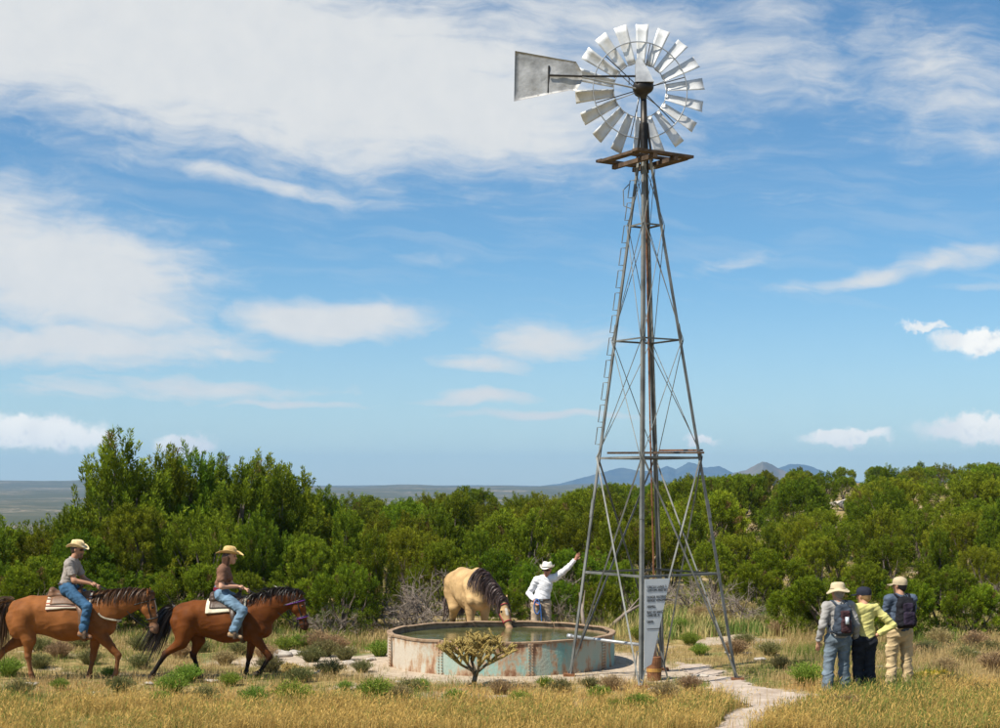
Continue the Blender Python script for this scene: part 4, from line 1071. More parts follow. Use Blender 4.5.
def horse_prims(ps, S, coat, dark, face, lower):
    pr = []; c = lambda x, z, y=0: np.array([x, y, z]) * S; Y = (0, 1, 0)
    def A(a, b, r1, r2, fl=None, col=coat, k=None): pr.append(P(a, b, r1 * S, r2 * S, Y if fl else None, fl or 1, 0, col, k))
    A(c(.46, .985), c(.05, .975), .335, .345, .76); A(c(.05, .975), c(-.34, 1.03), .345, .295, .84); A(c(-.34, 1.04), c(-.64, 1.05), .285, .255, .86)
    A(c(.22, 1.235), c(.52, 1.265), .09, .105, .8); A(c(.24, 1.235), c(-.5, 1.225), .095, .11, 1.2, coat, .06); A(c(-.5, 1.22), c(-.76, 1.16), .13, .11, 1.1)
    A(c(.62, .97), c(.68, .86), .19, .15, 1.0)
    for s in (-1, 1):
        A(c(.46, 1.12, s * .135), c(.64, .86, s * .135), .125, .115, None, coat, .03); A(c(.44, .90, s * .16), c(.40, .78, s * .15), .12, .10, None, coat, .03); A(c(-.56, 1.08, s * .13), c(-.62, .88, s * .14), .19, .16, None, coat, .035); A(c(-.30, 1.12, s * .10), c(-.52, 1.12, s * .12), .14, .15, None, coat, .06)
        A(c(-.78, 1.0, s * .09), c(-.72, .78, s * .115), .125, .11, None, coat, .03)
    nk = ps['neck']; ny = ps.get('ny', [0] * len(nk))
    for i in range(len(nk) - 1): (x0, z0, r0), (x1, z1, r1) = nk[i], nk[i + 1]; A(c(x0, z0, ny[i]), c(x1, z1, ny[i + 1]), r0, r1, .62, coat, .07)
    hd = np.array(ps['poll']); mz = np.array(ps['muzzle']); hy = ps.get('hy', (0, 0)); u = unit(mz - hd); fw = np.array([-u[1], u[0]])   # u down the face, fw forehead side
    if fw[0] < 0: fw = -fw
    h3 = lambda t, o_, y=0: c(*(hd + (mz - hd) * t + fw * o_), y + hy[0] + (hy[1] - hy[0]) * t)
    A(h3(0, -.03), h3(.30, -.05), .10, .118, .78); A(h3(.30, -.05), h3(.55, -.03), .105, .072, .72); A(h3(.02, .0), h3(.60, .015), .085, .055, .8, face)
    A(h3(.55, -.02), h3(.92, -.01), .07, .058, .8, face); A(h3(.9, .0), h3(1.0, -.01), .06, .05, .95, lower); A(h3(.85, -.055), h3(.95, -.055), .035, .032, 1, lower)
    for s in (-1, 1):
        e0 = h3(-.06, .0, s * .055); e1 = e0 + (np.array([*(-(mz - hd) * .24 + fw * .03), 0])[[0, 2, 1]] * S + np.array([0, s * .035, 0]) * S); A(e0, e1, .034, .010, None, dark if ps.get('darkear') else coat, .012)
        A(h3(.28, .035, s * .055), h3(.34, .03, s * .058), .03, .026, None, coat, .02)
        A(h3(.94, .028, s * .03), h3(.97, .02, s * .034), .02, .018, None, (.03, .02, .018), .01)
    st = ps['sock']
    for key, s in (('fr', -1), ('fl', 1), ('hr', -1), ('hl', 1)):
        L = ps[key]; y = s * .135; yi = s * .12; p = [c(a, b, y if i < 2 else yi) for i, (a, b) in enumerate(L)]; front = key[0] == 'f'
        if front:
            A(c(.52, .86, s * .13), p[0], .12, .088, None, coat, .03); A(p[0], p[1], .084, .05, None, coat, .025); A(p[0] + [.02 * S, 0, 0], p[0] * .6 + p[1] * .4 + np.array([.02, 0, 0]) * S, .07, .05, None, coat, .025); A(p[1], p[1] + (p[2] - p[1]) * .12, .056, .045, None, st, .02)
        else:
            A(c(-.60, .92, s * .13), p[0], .17, .115, None, coat, .035); A(p[0], p[1], .105, .048, None, coat, .03); A(p[1], p[1] + (p[2] - p[1]) * .15, .06, .044, None, st, .02)
            pt = p[1] + unit(p[1] - p[2]) * .05 * S + np.array([-.03, 0, 0]) * S; A(p[1], pt, .042, .03, None, st, .02)
        A(p[1] + (p[2] - p[1]) * .12, p[2], .038, .036, None, st, .02); A(p[2], p[2] + (p[3] - p[2]) * .25, .046, .04, None, st, .02)
        hf = unit(p[3] - p[2]); A(p[2], p[3] - hf * .06 * S, .036, .040, None, st, .02)
        q = P(p[3] - hf * .075 * S, p[3], .046 * S, .062 * S, None, 1, 1, (.045, .032, .024), .006); pr.append(q)
    return pr, h3
def horse(name, label, loc, rz, S, ps, cols):
    coat, dark, face, lower = cols['coat'], cols['dark'], cols['face'], cols['muzzle']
    root = empty(name, loc, rz); tag(root, label, 'horse'); K = .038 * S
    pr, h3 = horse_prims(ps, S, coat, dark, face, lower)
    extra = [P(h3(t0, .075), h3(t1, .07), w_, w_, None, 1, 0, cols['blaze'], .01) for t0, t1, w_ in cols.get('marks', [])]
    me = sculpt_mesh('body', pr, .016, K, default=coat, ks=.02, fold=.010, ff=4.0)
    if 'marks' in cols:                                            # white face markings
        n = len(me.vertices); co = np.empty(n * 3); me.vertices.foreach_get('co', co); co = co.reshape(-1, 3); at_ = me.color_attributes['col']; cc = np.empty(n * 4); at_.data.foreach_get('color', cc); cc = cc.reshape(-1, 4)
        for t0, t1, w_ in cols['marks']:
            d = pdist(co, P(h3(t0, .09), h3(t1, .075), w_)); w = sstep(.015, -.01, d)[:, None] if False else (1 - sstep(-.008, .014, d))[:, None]; cc[:, :3] = cc[:, :3] * (1 - w) + np.array(cols['blaze']) * w
        at_.data.foreach_set('color', cc.ravel())
    body = link('body', me, M_coat, root, smooth=True)
    for s in (-1, 1):
        e = h3(.29, .042, s * .072); link('eye', sculpt_mesh('eye', [P(e, e + [0, s * .004, 0], .021 * S)], .008, .005), M_eye, body, smooth=True)
    # mane along the crest
    rs = np.random.default_rng(len(name) + int(S * 100)); nk = ps['neck']; ny = ps.get('ny', [0] * len(nk)); crest = []
    for i, (x, z, r) in enumerate(nk):
        a = np.array(nk[max(i - 1, 0)][:2]); b = np.array(nk[min(i + 1, len(nk) - 1)][:2]); t = unit(b - a); nrm = np.array([-t[1], t[0]]); crest.append(np.array([x + nrm[0] * r * .97, ny[i], z + nrm[1] * r * .97]) * S)
    crest.append(h3(-.02, .07)); crest = np.array(crest); ln = np.concatenate([[0], np.cumsum(np.linalg.norm(np.diff(crest, axis=0), axis=1))])
    strands = []
    for q in range(cols.get('nmane', 260)):
        u = rs.uniform(cols.get('mane0', .12), 1) * ln[-1]; hw = (np.interp(u, ln[:-1], [q_[2] for q_ in nk]) * .60 + .012) * S if u < ln[-2] else .06 * S; b = np.array([np.interp(u, ln, crest[:, i]) for i in range(3)]); s = rs.choice([-1, 1], p=cols.get('mane_side', (.75, .25)))
        L = rs.uniform(.16, .30) * S * cols.get('manelen', 1); fly = cols.get('fly', np.array([-.05, 0, .06])) * rs.uniform(.3, 1.3)
        b1 = b + [0, s * .02, .025 * S]; b2 = b + np.array([0, s * hw * .85, .01 * S]) + fly * S; b3 = b + np.array([rs.normal() * .02, s * (hw + .02), -L]) + fly * 1.6 * S
        strands.append(bez(b, b1, b2, b3, 8))
    pts_ = np.array(strands); sh_ = pts_.shape; pts_ = pts_.reshape(-1, 3); off_ = np.tile(rs.uniform(.006, .03, (sh_[0], 1)), (1, sh_[1])).ravel(); idx_ = np.ones(len(pts_), bool)
    for _ in range(5):                                   # lay the hair on the neck instead of inside it
        d_ = sdf(pts_, pr, K); g_ = np.stack([sdf(pts_ + e_, pr, K) - d_ for e_ in np.eye(3) * .01], -1); pts_ = pts_ + unit(g_) * np.clip(off_ - d_, 0, .06)[:, None]
    strands = list(pts_.reshape(sh_))
    strip_hair('mane', strands, .028 * S, (cols['hair'], cols['hair2']), root, 3)
    # tail
    t0, t1, t2, t3 = [np.array([a, 0, b]) * S for a, b in ps['tail']]; strands = []
    for q in range(220):
        j = rs.normal(size=3) * [.05, .04, .05] * S; w = rs.uniform(.65, 1.05)
        strands.append(bez(t0 + j * .5, t1 + j, t0 + (t2 - t0) * w + j * 2.0, t0 + (t3 - t0) * w + j * 2.2, 9))
    strip_hair('tail', strands, .035 * S, (cols['hair'], cols['hair2']), root, 4)
    # bridle
    def ring(c_, axis, off, n=26):
        axis = unit(np.asarray(axis, float)); e1 = unit(np.cross(axis, [0, 1, .01])); e2 = np.cross(axis, e1); a = np.linspace(0, 2 * math.pi, n, endpoint=False)
        return on_skin(pr, K, c_, np.cos(a)[:, None] * e1 + np.sin(a)[:, None] * e2, off, .3)
    ax3 = h3(1, 0) - h3(0, 0); bm = cols['bridle']; fx = unit(ax3)
    nose = ring(h3(.62, -.01), ax3, .006); crown_ = ring(h3(.08, -.03), ax3 + np.array([.0, 0, .12]), .006)
    br = MB().tube(nose, .011 * S, 5, closed=True).build('bridle', bm, root)
    MB().tube(crown_, .011 * S, 5, closed=True).build('headstall', bm, br)
    for s in (-1, 1):
        A_ = np.array([h3(t, -.02, s * .2) for t in np.linspace(.12, .62, 8)]); C_ = np.array([h3(t, -.02, 0) for t in np.linspace(.12, .62, 8)])
        pts = np.array([on_skin(pr, K, c_[None, :], unit(a_ - c_)[None, :], .006, .3)[0] for a_, c_ in zip(A_, C_)]); MB().tube(pts, .010 * S, 5).build('cheek_strap', bm, br)
        if 'brow' in cols: MB().tube([pts[-1], h3(.86, .0, s * .062)], .008 * S, 5).build('bit_strap', bm, br)
    if 'brow' in cols:
        MB().tube(ring(h3(.12, .0), ax3, .012), .0085 * S, 5, closed=True).build('browband', cols['brow'], br)
        MB().tube(ring(h3(.66, -.01), ax3, .012), .0085 * S, 5, closed=True).build('noseband', cols['brow'], br)
    return root, pr, K, h3

def saddle(loc, rz, S, pr, K, label, lab2, blanket_m, leather, zs=0.0, breast=None, x0=-.27, x1=.40):
    """western saddle on its own blanket, shaped over this horse's back"""
    b = skin_patch('saddle_blanket', pr, K, np.linspace(x0, x1, 12) * S, 1.0 * S, lambda x: (-R(62 - 14 * (x / S - x0)), R(62 - 14 * (x / S - x0))), .006, .022, blanket_m, None, 34); b.location = loc; b.rotation_euler = (0, 0, rz)
    tag(b, lab2, 'saddle blanket')
    root = empty('saddle', loc, rz); tag(root, label, 'saddle')
    X0, X1 = x0 + .06, x1 - .04
    skin_patch('skirt', pr, K, np.linspace(X0, X1, 12) * S, 1.0 * S, lambda x: (-R(46), R(46)), .030, .014, leather, root, 30)
    zb = S * 1.325
    q = lambda x, y, z: np.array([x * S, y * S, zb + z])
    seat = sculpt_mesh('seat', [P(q(-.13, 0, .03), q(.22, 0, .04), .09, .08, (0, 1, 0), 1.6), P(q(-.17, -.10, .10), q(-.17, .10, .10), .045), P(q(-.17, 0, .05), q(-.185, 0, .125), .10, .05, (0, 1, 0), 1.6),
                                P(q(.24, -.08, .04), q(.24, .08, .04), .07), P(q(.24, 0, .05), q(.26, 0, .13), .07, .045)], .014, .035)
    link('seat', seat, leather, root, smooth=True)
    MB().tube([q(.26, 0, .12), q(.275, 0, .19)], [.022, .018], 8).tube([q(.265, 0, .19), q(.30, 0, .20)], [.036, .038], 10).build('horn', leather, root, True)
    a = np.linspace(-math.pi, math.pi, 41)[:-1]; c0 = np.array([.33 * S, 0, 1.0 * S]); MB().tube(on_skin(pr, K, c0, np.stack([np.zeros(40), np.sin(a), np.cos(a)], -1), .012), .016, 6, closed=True, flat=((1, 0, 0), 2.4)).build('cinch', leather, root)
    return root, b
def stirrup(root, p, leather, hang):
    """leather fender hanging from the seat to a stirrup under the foot at p"""
    p = Vector(p); h = Vector(hang)
    MB().tube([h, h.lerp(p + Vector((0, 0, .12)), .5), p + Vector((0, 0, .13))], [.05, .055, .03], 8, flat=((0, 1, 0), .3)).build('fender', leather, root, True)
    MB().tube([p + Vector((-.0, .065, -.035)), p + Vector((0, .07, .04)), p + Vector((0, .03, .13)), p + Vector((0, -.03, .13)), p + Vector((0, -.07, .04)), p + Vector((0, -.065, -.035))], .013, 6, closed=True, flat=((1, 0, 0), 2.2)).build('stirrup', M_wood, root)

# ================================================================ PEOPLE
M_skin = mat('mottled skin', (.92, .92, .92), (1.06, 1.04, 1.04), 6, .55, attr='col', spec=.3)  # each person's own skin tone, slightly varied by noise
def cloth(name, c, var=.2, sc=9, rough=.9, bump=.5, bscale=14):
    a = tuple(v * (1 - var) for v in c); b = tuple(min(v * (1 + var), .95) for v in c); return mat(name, a, b, sc, rough, bump=bump, bscale=bscale, spec=.15)
SKIN = (.46, .25, .16)
def hat_mesh(kind):
    """hats are lathe like grids, bent and creased by hand; origin at the band, x forward"""
    v = []; f = []; n = 32; rings = []
    if kind in ('cowboy', 'straw'):
        prof = [(.175 if kind == 'cowboy' else .19, .0), (.158, .004), (.132, .0), (.108, .004), (.104, .03), (.100, .07), (.092, .105), (.075, .122), (.04, .118), (.004, .110)]
    elif kind == 'bucket': prof = [(.168, -.045), (.150, -.028), (.125, -.002), (.108, .008), (.105, .04), (.100, .075), (.085, .100), (.05, .110), (.004, .112)]
    else: prof = [(.103, -.03), (.104, .0), (.101, .03), (.088, .058), (.065, .077), (.033, .088), (.004, .090)]
    for t in (0, .006):
        for i, (r, z) in enumerate(prof):
            for k in range(n):
                a = 2 * math.pi * k / n; x = r * 1.16 * math.cos(a); y = r * .96 * math.sin(a); zz = z
                if kind in ('cowboy', 'straw') and r > .11:
                    c = (r - .105) / .07; c *= 1 if kind == 'cowboy' else 1.1; x *= 1 if kind == 'cowboy' else 1 + .08 * c; zz += c * (.065 * math.sin(a) ** 2 - .025 * math.cos(a) ** 2) * (1.0 if kind == 'cowboy' else .65); y *= 1 - .12 * c
                if kind in ('cowboy', 'straw') and z > .10: zz -= .025 * math.exp(-(y / .03) ** 2); zz -= .012 * max(0, math.cos(a)) * (r / .09)
                if kind == 'bucket' and r > .12: zz += .014 * math.sin(3 * a + 1) - .012 * math.cos(a)
                v.append((x, y, zz + t - .003))
    m = len(prof)
    for t in (0, 1):
        o = t * m * n
        for i in range(m - 1):
            for k in range(n):
                q = (o + i * n + k, o + i * n + (k + 1) % n, o + (i + 1) * n + (k + 1) % n, o + (i + 1) * n + k); f.append(q if t else q[::-1])
        top = tuple(o + (m - 1) * n + k for k in range(n)); f.append(top if t else top[::-1])
    for k in range(n): f.append((k, (k + 1) % n, m * n + (k + 1) % n, m * n + k)[::-1])
    if kind == 'cap':
        o = len(v); nb_ = 9
        for t in (0, -.006):
            for rr in (0, 1):
                for k in range(nb_):
                    a = R(-62 + 124 * k / (nb_ - 1)); rad = .103 + rr * .080 * math.cos(a * .9) ** .6; v.append((rad * 1.16 * math.cos(a), rad * .96 * math.sin(a), -.022 - rr * .018 + t + .012 * (1 - math.cos(a)) * -1 * rr))
        for t in (0, 1):
            b_ = o + t * 2 * nb_
            for k in range(nb_ - 1): q = (b_ + k, b_ + k + 1, b_ + nb_ + k + 1, b_ + nb_ + k); f.append(q[::-1] if t == 0 else q)
        for k in range(nb_ - 1): f.append((o + nb_ + k, o + nb_ + k + 1, o + 3 * nb_ + k + 1, o + 3 * nb_ + k))
    return MB().add(v, f).mesh('hat')
def person(label, loc, rz, J, o):
    root = empty('person', loc, rz); tag(root, label, 'person')
    J = {k: np.array(v, float) for k, v in J.items()}; f = unit(J.get('fwd', np.array([1.0, 0, 0]))); s = np.cross([0, 0, 1], f); up = np.array([0, 0, 1.0])
    fd = unit(J.get('face', f)); hs = unit(np.cross(up, fd)); hu = unit(np.cross(fd, hs)); hc = J['head']; sk = o.get('skin', SKIN); w = o.get('w', 1.0)
    neck = J['neck']; pel = J['pelvis']; msh = (J['sl'] + J['sr']) / 2; chest = msh + (pel - msh) * .22; waist = msh + (pel - msh) * .68
    dk = (.05, .03, .025)
    B = [P(hc + hu * .035 - fd * .014, hc + hu * .03 + fd * .012, .092, .088, hs, .86), P(hc - hu * .02 + fd * .02, hc - hu * .085 + fd * .05, .075, .045, hs, .82),
         P(hc - hu * .005 + fd * .095, hc - hu * .03 + fd * .112, .011, .016, k=.012), P(hc - hu * .068 + fd * .082, hc - hu * .07 + fd * .084, .018, col=tuple(v * .7 for v in sk), k=.01)]
    if o.get('beard'): B.append(P(hc - hu * .075 + fd * .05, hc - hu * .10 + fd * .055, .05, .04, col=(.04, .025, .018), k=.01))
    for q in (-1, 1):
        B.append(P(hc + hs * q * .083 - hu * .005, hc + hs * q * .086 + hu * .02, .017, .02, hs, .6, k=.01)); e = hc + hs * q * .033 + hu * .012 + fd * .090
        B.append(P(e, e + hs * q * .006, .013, col=dk, k=.006))
    B += [P(neck, hc - hu * .04 - fd * .015, .058, .056), P(J['sl'] * .55 + J['sr'] * .45, J['sr'] * .55 + J['sl'] * .45, .075), P(chest, waist, .145 * w, .125 * w, f, .68), P(waist, pel, .125 * w, .148 * w, f, .74)]
    for q in 'lr':
        B += [P(msh + (J['s' + q] - msh) * .3, J['s' + q], .07, .06), P(J['s' + q], J['e' + q], .054, .043), P(J['e' + q], J['w' + q], .043, .029)]
        h = unit(J['g' + q]) if 'g' + q in J else unit(J['w' + q] - J['e' + q]); pn = unit(J.get('n' + q, np.cross(h, s if abs(h @ s) < .8 else f)))
        lat = unit(np.cross(pn, h)); wr = J['w' + q]; sg = 1 if q == 'l' else -1; th_side = J.get('t' + q + 'h', f); lat = lat * (1 if lat @ th_side > 0 else -1)
        B += [P(wr, wr + h * .075, .026, .034, pn, .55, k=.012)]
        cu = o.get('curl', .5)
        for i, ll in enumerate((.066, .075, .070, .055)):
            a = wr + h * .082 + lat * (.030 - .020 * i); m_ = a + unit(h + pn * cu * .4) * ll * .55; B += [P(a - h * .015, m_, .0098, .0092, k=.004), P(m_, m_ + unit(h + pn * cu * 1.6) * ll * .5, .0092, .008, k=.004)]
        a = wr + h * .025 + lat * .026; m_ = a + unit(lat * .8 + h * .7) * .04; B += [P(a, m_, .0125, .0105, k=.006), P(m_, m_ + unit(lat * .25 + h + pn * cu * .5) * .035, .0105, .009, k=.004)]
        B += [P(J['h' + q], J['k' + q], .088, .058), P(J['k' + q], J['a' + q], .056, .038)]
    body = link('body', sculpt_mesh('body', B, .0105, .028, default=sk, ks=.006), M_skin, root, smooth=True)
    # shirt
    C = [P(chest, waist, .168 * w, .150 * w, f, .72), P(waist, pel + (waist - pel) * o.get('tuck', .0), .150 * w, .168 * w, f, .78, 1), P(J['sl'], J['sr'], .070), P(neck + (msh - neck) * .5, neck + up * .012, .082, .070, cut=1)]
    if o.get('bust'): C += [P(chest + f * .07 + s * q * .07 - up * .03, chest + f * .075 + s * q * .07 - up * .04, .07) for q in (-1, 1)]
    for q in 'lr':
        C.append(P(msh + (J['s' + q] - msh) * .4, J['s' + q], .092, .074))
        if o.get('sleeve', 'long') == 'long': C += [P(J['s' + q], J['e' + q], .074, .060), P(J['e' + q], J['w' + q] + (J['e' + q] - J['w' + q]) * o.get('cuff', .06), .060, .044, cut=1, k=.015)]
        else: C.append(P(J['s' + q], J['s' + q] + (J['e' + q] - J['s' + q]) * .72, .076, .072, cut=1))
    link('shirt', sculpt_mesh('shirt', C, .0115, .03, fold=.020, ff=8), o['shirt'], root, smooth=True)
    if 'hem' in o: link('hem', sculpt_mesh('hem', [P(pel + (waist - pel) * .55, pel, .168 * w, .178 * w, f, .80, 3)], .0125, .02), o['hem'], root, smooth=True)
    # trousers
    fl = o.get('flare', 1.0); T = [P(pel + (waist - pel) * .35, pel - up * .02, .150 * w, .160 * w, f, .80), P(J['hl'], J['hr'], .115)]
    for q in 'lr':
        kn = J['k' + q]; an = J['a' + q]; T += [P(J['h' + q] * .8 + J['h' + ('r' if q == 'l' else 'l')] * .2, J['h' + q], .13, .115), P(J['h' + q], kn, .112, .080), P(kn, an + (an - kn) * .04, .080, .066 * fl, cut=1)]
        for i, t in enumerate((.25, .55, .8)): T.append(P(kn + (an - kn) * t + s * .02 * (-1) ** i, kn + (an - kn) * (t + .06) - s * .02 * (-1) ** i, .074 * (1 + .12 * (fl - 1) * t), k=.012))
        if o.get('cargo'): m_ = J['h' + q] * .35 + kn * .65; sd_ = s * (1 if q == 'l' else -1); T.append(P(m_ + sd_ * .065 + up * .06, m_ + sd_ * .065 - up * .06, .052, k=.012))
    link('trousers', sculpt_mesh('trousers', T, .0115, .025, fold=.018, ff=7), o['trousers'], root, smooth=True)
    if 'belt' in o:
        c0 = pel + (waist - pel) * .30; pts = [c0 + f * .138 * w * math.cos(a) + s * .168 * w * math.sin(a) for a in np.linspace(0, 2 * math.pi, 28, endpoint=False)]
        bl = MB().tube(pts, .018, 6, closed=True).build('belt', o['belt'], root, True)
        MB().box(c0 + f * .145 * w, (.02, .05, .04)).build('buckle', M_steel, bl)
    # boots
    for q in 'lr':
        an = J['a' + q]; td = unit(J.get('t' + q, f)); dn = unit(np.cross(td, np.cross(up, td)) * -1); dn = -up + td * (td @ up); dn = unit(dn)
        heel = an + dn * .055 - td * .045; toe = an + dn * .062 + td * .15
        bt = link('boot', sculpt_mesh('boot', [P(an - dn * .06, an + dn * .03, .056, .055), P(heel, an + dn * .05 + td * .04, .045, .045), P(an + dn * .04 + td * .03, toe, .046, .034)], .0125, .02), o['boots'], root, smooth=True)
        link('sole', sculpt_mesh('sole', [P(heel + dn * .028, toe + dn * .016, .046, .040, dn, .30)], .010, .01), o.get('sole', M_dkleather), bt, smooth=True)
    # hair and hat
    if 'hair' in o:
        H = [P(hc + hu * .035 - fd * .03, hc + hu * .03 - fd * .025, .097, .097, hs, .9), P(hc - hu * .03 - fd * .05, hc - hu * .05 - fd * .045, .065, .05)]
        if o.get('longhair'): H += [P(hc - hu * .02 - fd * .06, hc - hu * .17 - fd * .075, .088, .062), P(hc - fd * .02 + hs * .07, hc - hu * .12 - fd * .03 + hs * .06, .035, .03), P(hc - fd * .02 - hs * .07, hc - hu * .12 - fd * .03 - hs * .06, .035, .03)]
        link('hair', sculpt_mesh('hair', H, .0125, .02, minus=[P(hc + fd * .12 - hu * .02, hc + fd * .10 + hu * .02, .10)]), o['hair'], root, smooth=True)
    if 'hat' in o:
        kind, hm, band = o['hat']; Mh = Matrix((Vector(fd), Vector(hs), Vector(hu))).transposed().to_4x4(); Mh.translation = Vector(hc + hu * (.060 if kind != 'cap' else .062) - fd * .008)
        tl = o.get('hat_tilt', 0); Mh = Mh @ Matrix.Rotation(R(tl), 4, 'Y')
        ht = link('hat', hat_mesh(kind), hm, root, smooth=True); ht.matrix_local = Mh
        if band is not None: MB().tube([(.109 * 1.16 * math.cos(a), .109 * .96 * math.sin(a), .016) for a in np.linspace(0, 2 * math.pi, 28, endpoint=False)], .010, 6, closed=True).build('hat_band', band, ht)
    if o.get('shades'):
        g = [hc + hu * .014 + fd * (.078 + .022 * math.cos(a)) + hs * .08 * math.sin(a) for a in np.linspace(-1.45, 1.45, 11)]
        MB().tube(g, .013, 6).build('sunglasses', M_eye, root, True)
    return root
def backpack(loc, rz, J, main, pocket, label, extra=None, wd=.13, ht=.24):
    """pack worn on the back: x is forward, so the pack lies behind the shoulders"""
    J = {k: np.array(v, float) for k, v in J.items()}; msh = (J['sl'] + J['sr']) / 2; c = msh + np.array([-.20, 0, -.19])
    root = empty('backpack', loc, rz); tag(root, label, 'backpack')
    w2 = wd - .05
    link('bag', sculpt_mesh('bag', [PBX(c + [0, 0, -.03], (.085, wd, ht - .03), .055), PBX(c + [.01, 0, ht - .10], (.075, wd - .025, .10), .06), PBX(c + [-.05, 0, -ht * .35], (.085, wd - .02, ht * .55), .05), PBX(c + [0, 0, -ht * .55], (.07, wd + .025, ht * .3), .04)], .012, .025, fold=.018, ff=10), main, root, smooth=True)
    pk = link('pocket', sculpt_mesh('pocket', [PBX(c + [-.125, 0, -ht * .35], (.045, wd * .62, ht * .42), .03), PBX(c + [-.09, 0, ht * .35], (.04, wd * .55, ht * .28), .03)], .010, .02, fold=.012, ff=12), pocket, root, smooth=True)
    MB().tube([c + [-.135, -.05, .06], c + [-.165, .05, -.02], c + [-.175, -.05, -.10]], .005, 5).build('cord', M_strapb, pk)
    for q, sg in (('l', 1), ('r', -1)):
        a = c + [.04, sg * .07, ht - .03]; sh = J['s' + q] + np.array([-.0, -sg * .075, .083]); MB().tube([a, sh + [-.06, 0, .0], sh + [.04, 0, .0], sh + [.115, 0, -.09], sh + [.11, sg * .04, -.26], c + [.10, sg * (wd + .03), -ht + .06], c + [.03, sg * wd, -ht + .07]], .018, 6, flat=((0, 0, 1), 1)).build('strap', main, root, True)
    MB().tube([c + [.03, -.03, ht - .0], c + [.02, 0, ht + .045], c + [.03, .03, ht - .0]], .01, 6).build('grab_handle', M_strapb, root)
    if extra: MB().tube([c + [-.165, -.0, .06], c + [-.175, 0, -.05]], [.028, .03], 10).build('bottle', extra, root, True)

# ---------------------------------------------------------------- the bay and its rider
def gp(px, py): x, y = ground_pt(px, py); return (x, y, gz1(x, y))
bay_loc = gp(224, 679)
BAY = dict(neck=[(.50, 1.08, .29), (.72, 1.20, .225), (.98, 1.34, .165), (1.20, 1.395, .115)], poll=(1.27, 1.39), muzzle=(1.40, .885), darkear=True, sock=BLK,
           fr=[(.58, .68), (.80, .40), (.64, .145), (.53, .075)], fl=[(.46, .66), (.41, .37), (.36, .11), (.38, -.005)],
           hr=[(-.70, .64), (-.98, .44), (-1.19, .11), (-1.22, .0)], hl=[(-.46, .66), (-.55, .39), (-.46, .125), (-.42, .0)], tail=[(-.86, 1.20), (-1.0, 1.16), (-1.06, .92), (-1.30, .44)])
bay_c = dict(coat=(.130, .040, .009), dark=BLK, face=(.12, .038, .010), muzzle=(.035, .018, .012), hair=BLK, hair2=(.035, .024, .018), bridle=M_strapb, brow=mat('purple webbing', (.12, .02, .22), None, rough=.6), fly=np.array([-.10, 0, .13]), marks=[(.2, .24, .012)], blaze=(.6, .55, .5))
h2, pr2, K2, hh2 = horse('horse', 'glossy dark bay horse with black legs and mane trotting in front', bay_loc, 0, 1.0, BAY, bay_c)
M_cream = cloth('cream fleece saddle pad', (.62, .55, .42), .15, 20)
sd2, _ = saddle(bay_loc, 0, 1.0, pr2, K2, 'dark leather western saddle on the dark bay horse', 'cream fleece saddle blanket on the dark bay horse', M_cream, M_dkleather)
J2 = dict(pelvis=(-.06, 0, 1.50), neck=(.025, 0, 1.955), head=(.105, 0, 2.095), face=(1, -.1, -.02), sl=(.0, .165, 1.87), sr=(-.01, -.165, 1.87), el=(.08, .25, 1.60), wl=(.33, .09, 1.545), er=(.0, -.245, 1.595), wr=(.25, -.13, 1.595), nl=(0, 0, -1), nr=(0, .3, -1),
          hl=(-.03, .10, 1.45), hr=(-.03, -.10, 1.45), kl=(.38, .36, 1.20), kr=(.38, -.36, 1.20), al=(.22, .37, .845), ar=(.22, -.37, .845), tl=(1, .2, -.2), tr=(1, -.2, -.2))
M_jean2 = cloth('light blue denim', (.13, .205, .285), .3, 7); M_straw = mat('woven straw', (.50, .33, .12), (.68, .48, .21), 60, .9, bump=.5, bscale=160)
M_tanboot = mat('tan boot leather', (.30, .19, .10), (.42, .28, .16), 12, .7)
r2 = person('rider in brown top, light jeans and straw hat on the dark bay horse', bay_loc, 0, J2,
            dict(shirt=cloth('brown jersey', (.19, .10, .065), .12, 10), sleeve='short', hem=cloth('burgundy jersey', (.13, .012, .03)), trousers=M_jean2, boots=M_tanboot, hair=mat('auburn hair', (.05, .022, .012), (.09, .04, .02), 20, .5), longhair=True,
                 hat=('straw', M_straw, M_leather), w=.90, bust=True, flare=1.15, tuck=.25, curl=2.6, hat_tilt=3, skin=(.50, .28, .185)))
for s in (-1, 1): stirrup(sd2, (.26, s * .385, .775), M_dkleather, (.16, s * .24, 1.30))
def reins(p, hand, label, parent_root, m):
    r = MB()
    for s in (-1, 1): r.tube(bez(p(.86, -.01, s * .07), p(.86, -.05, s * .1) + np.array([-.15, s * .08, -.12]), (np.array(hand) + [.35, s * .12, -.15]), np.array(hand) + [.03, 0, -.02], 12), .007, 5)
    r.build('reins', m, parent_root)
reins(hh2, (.38, .06, 1.54), '', h2, M_strapb)

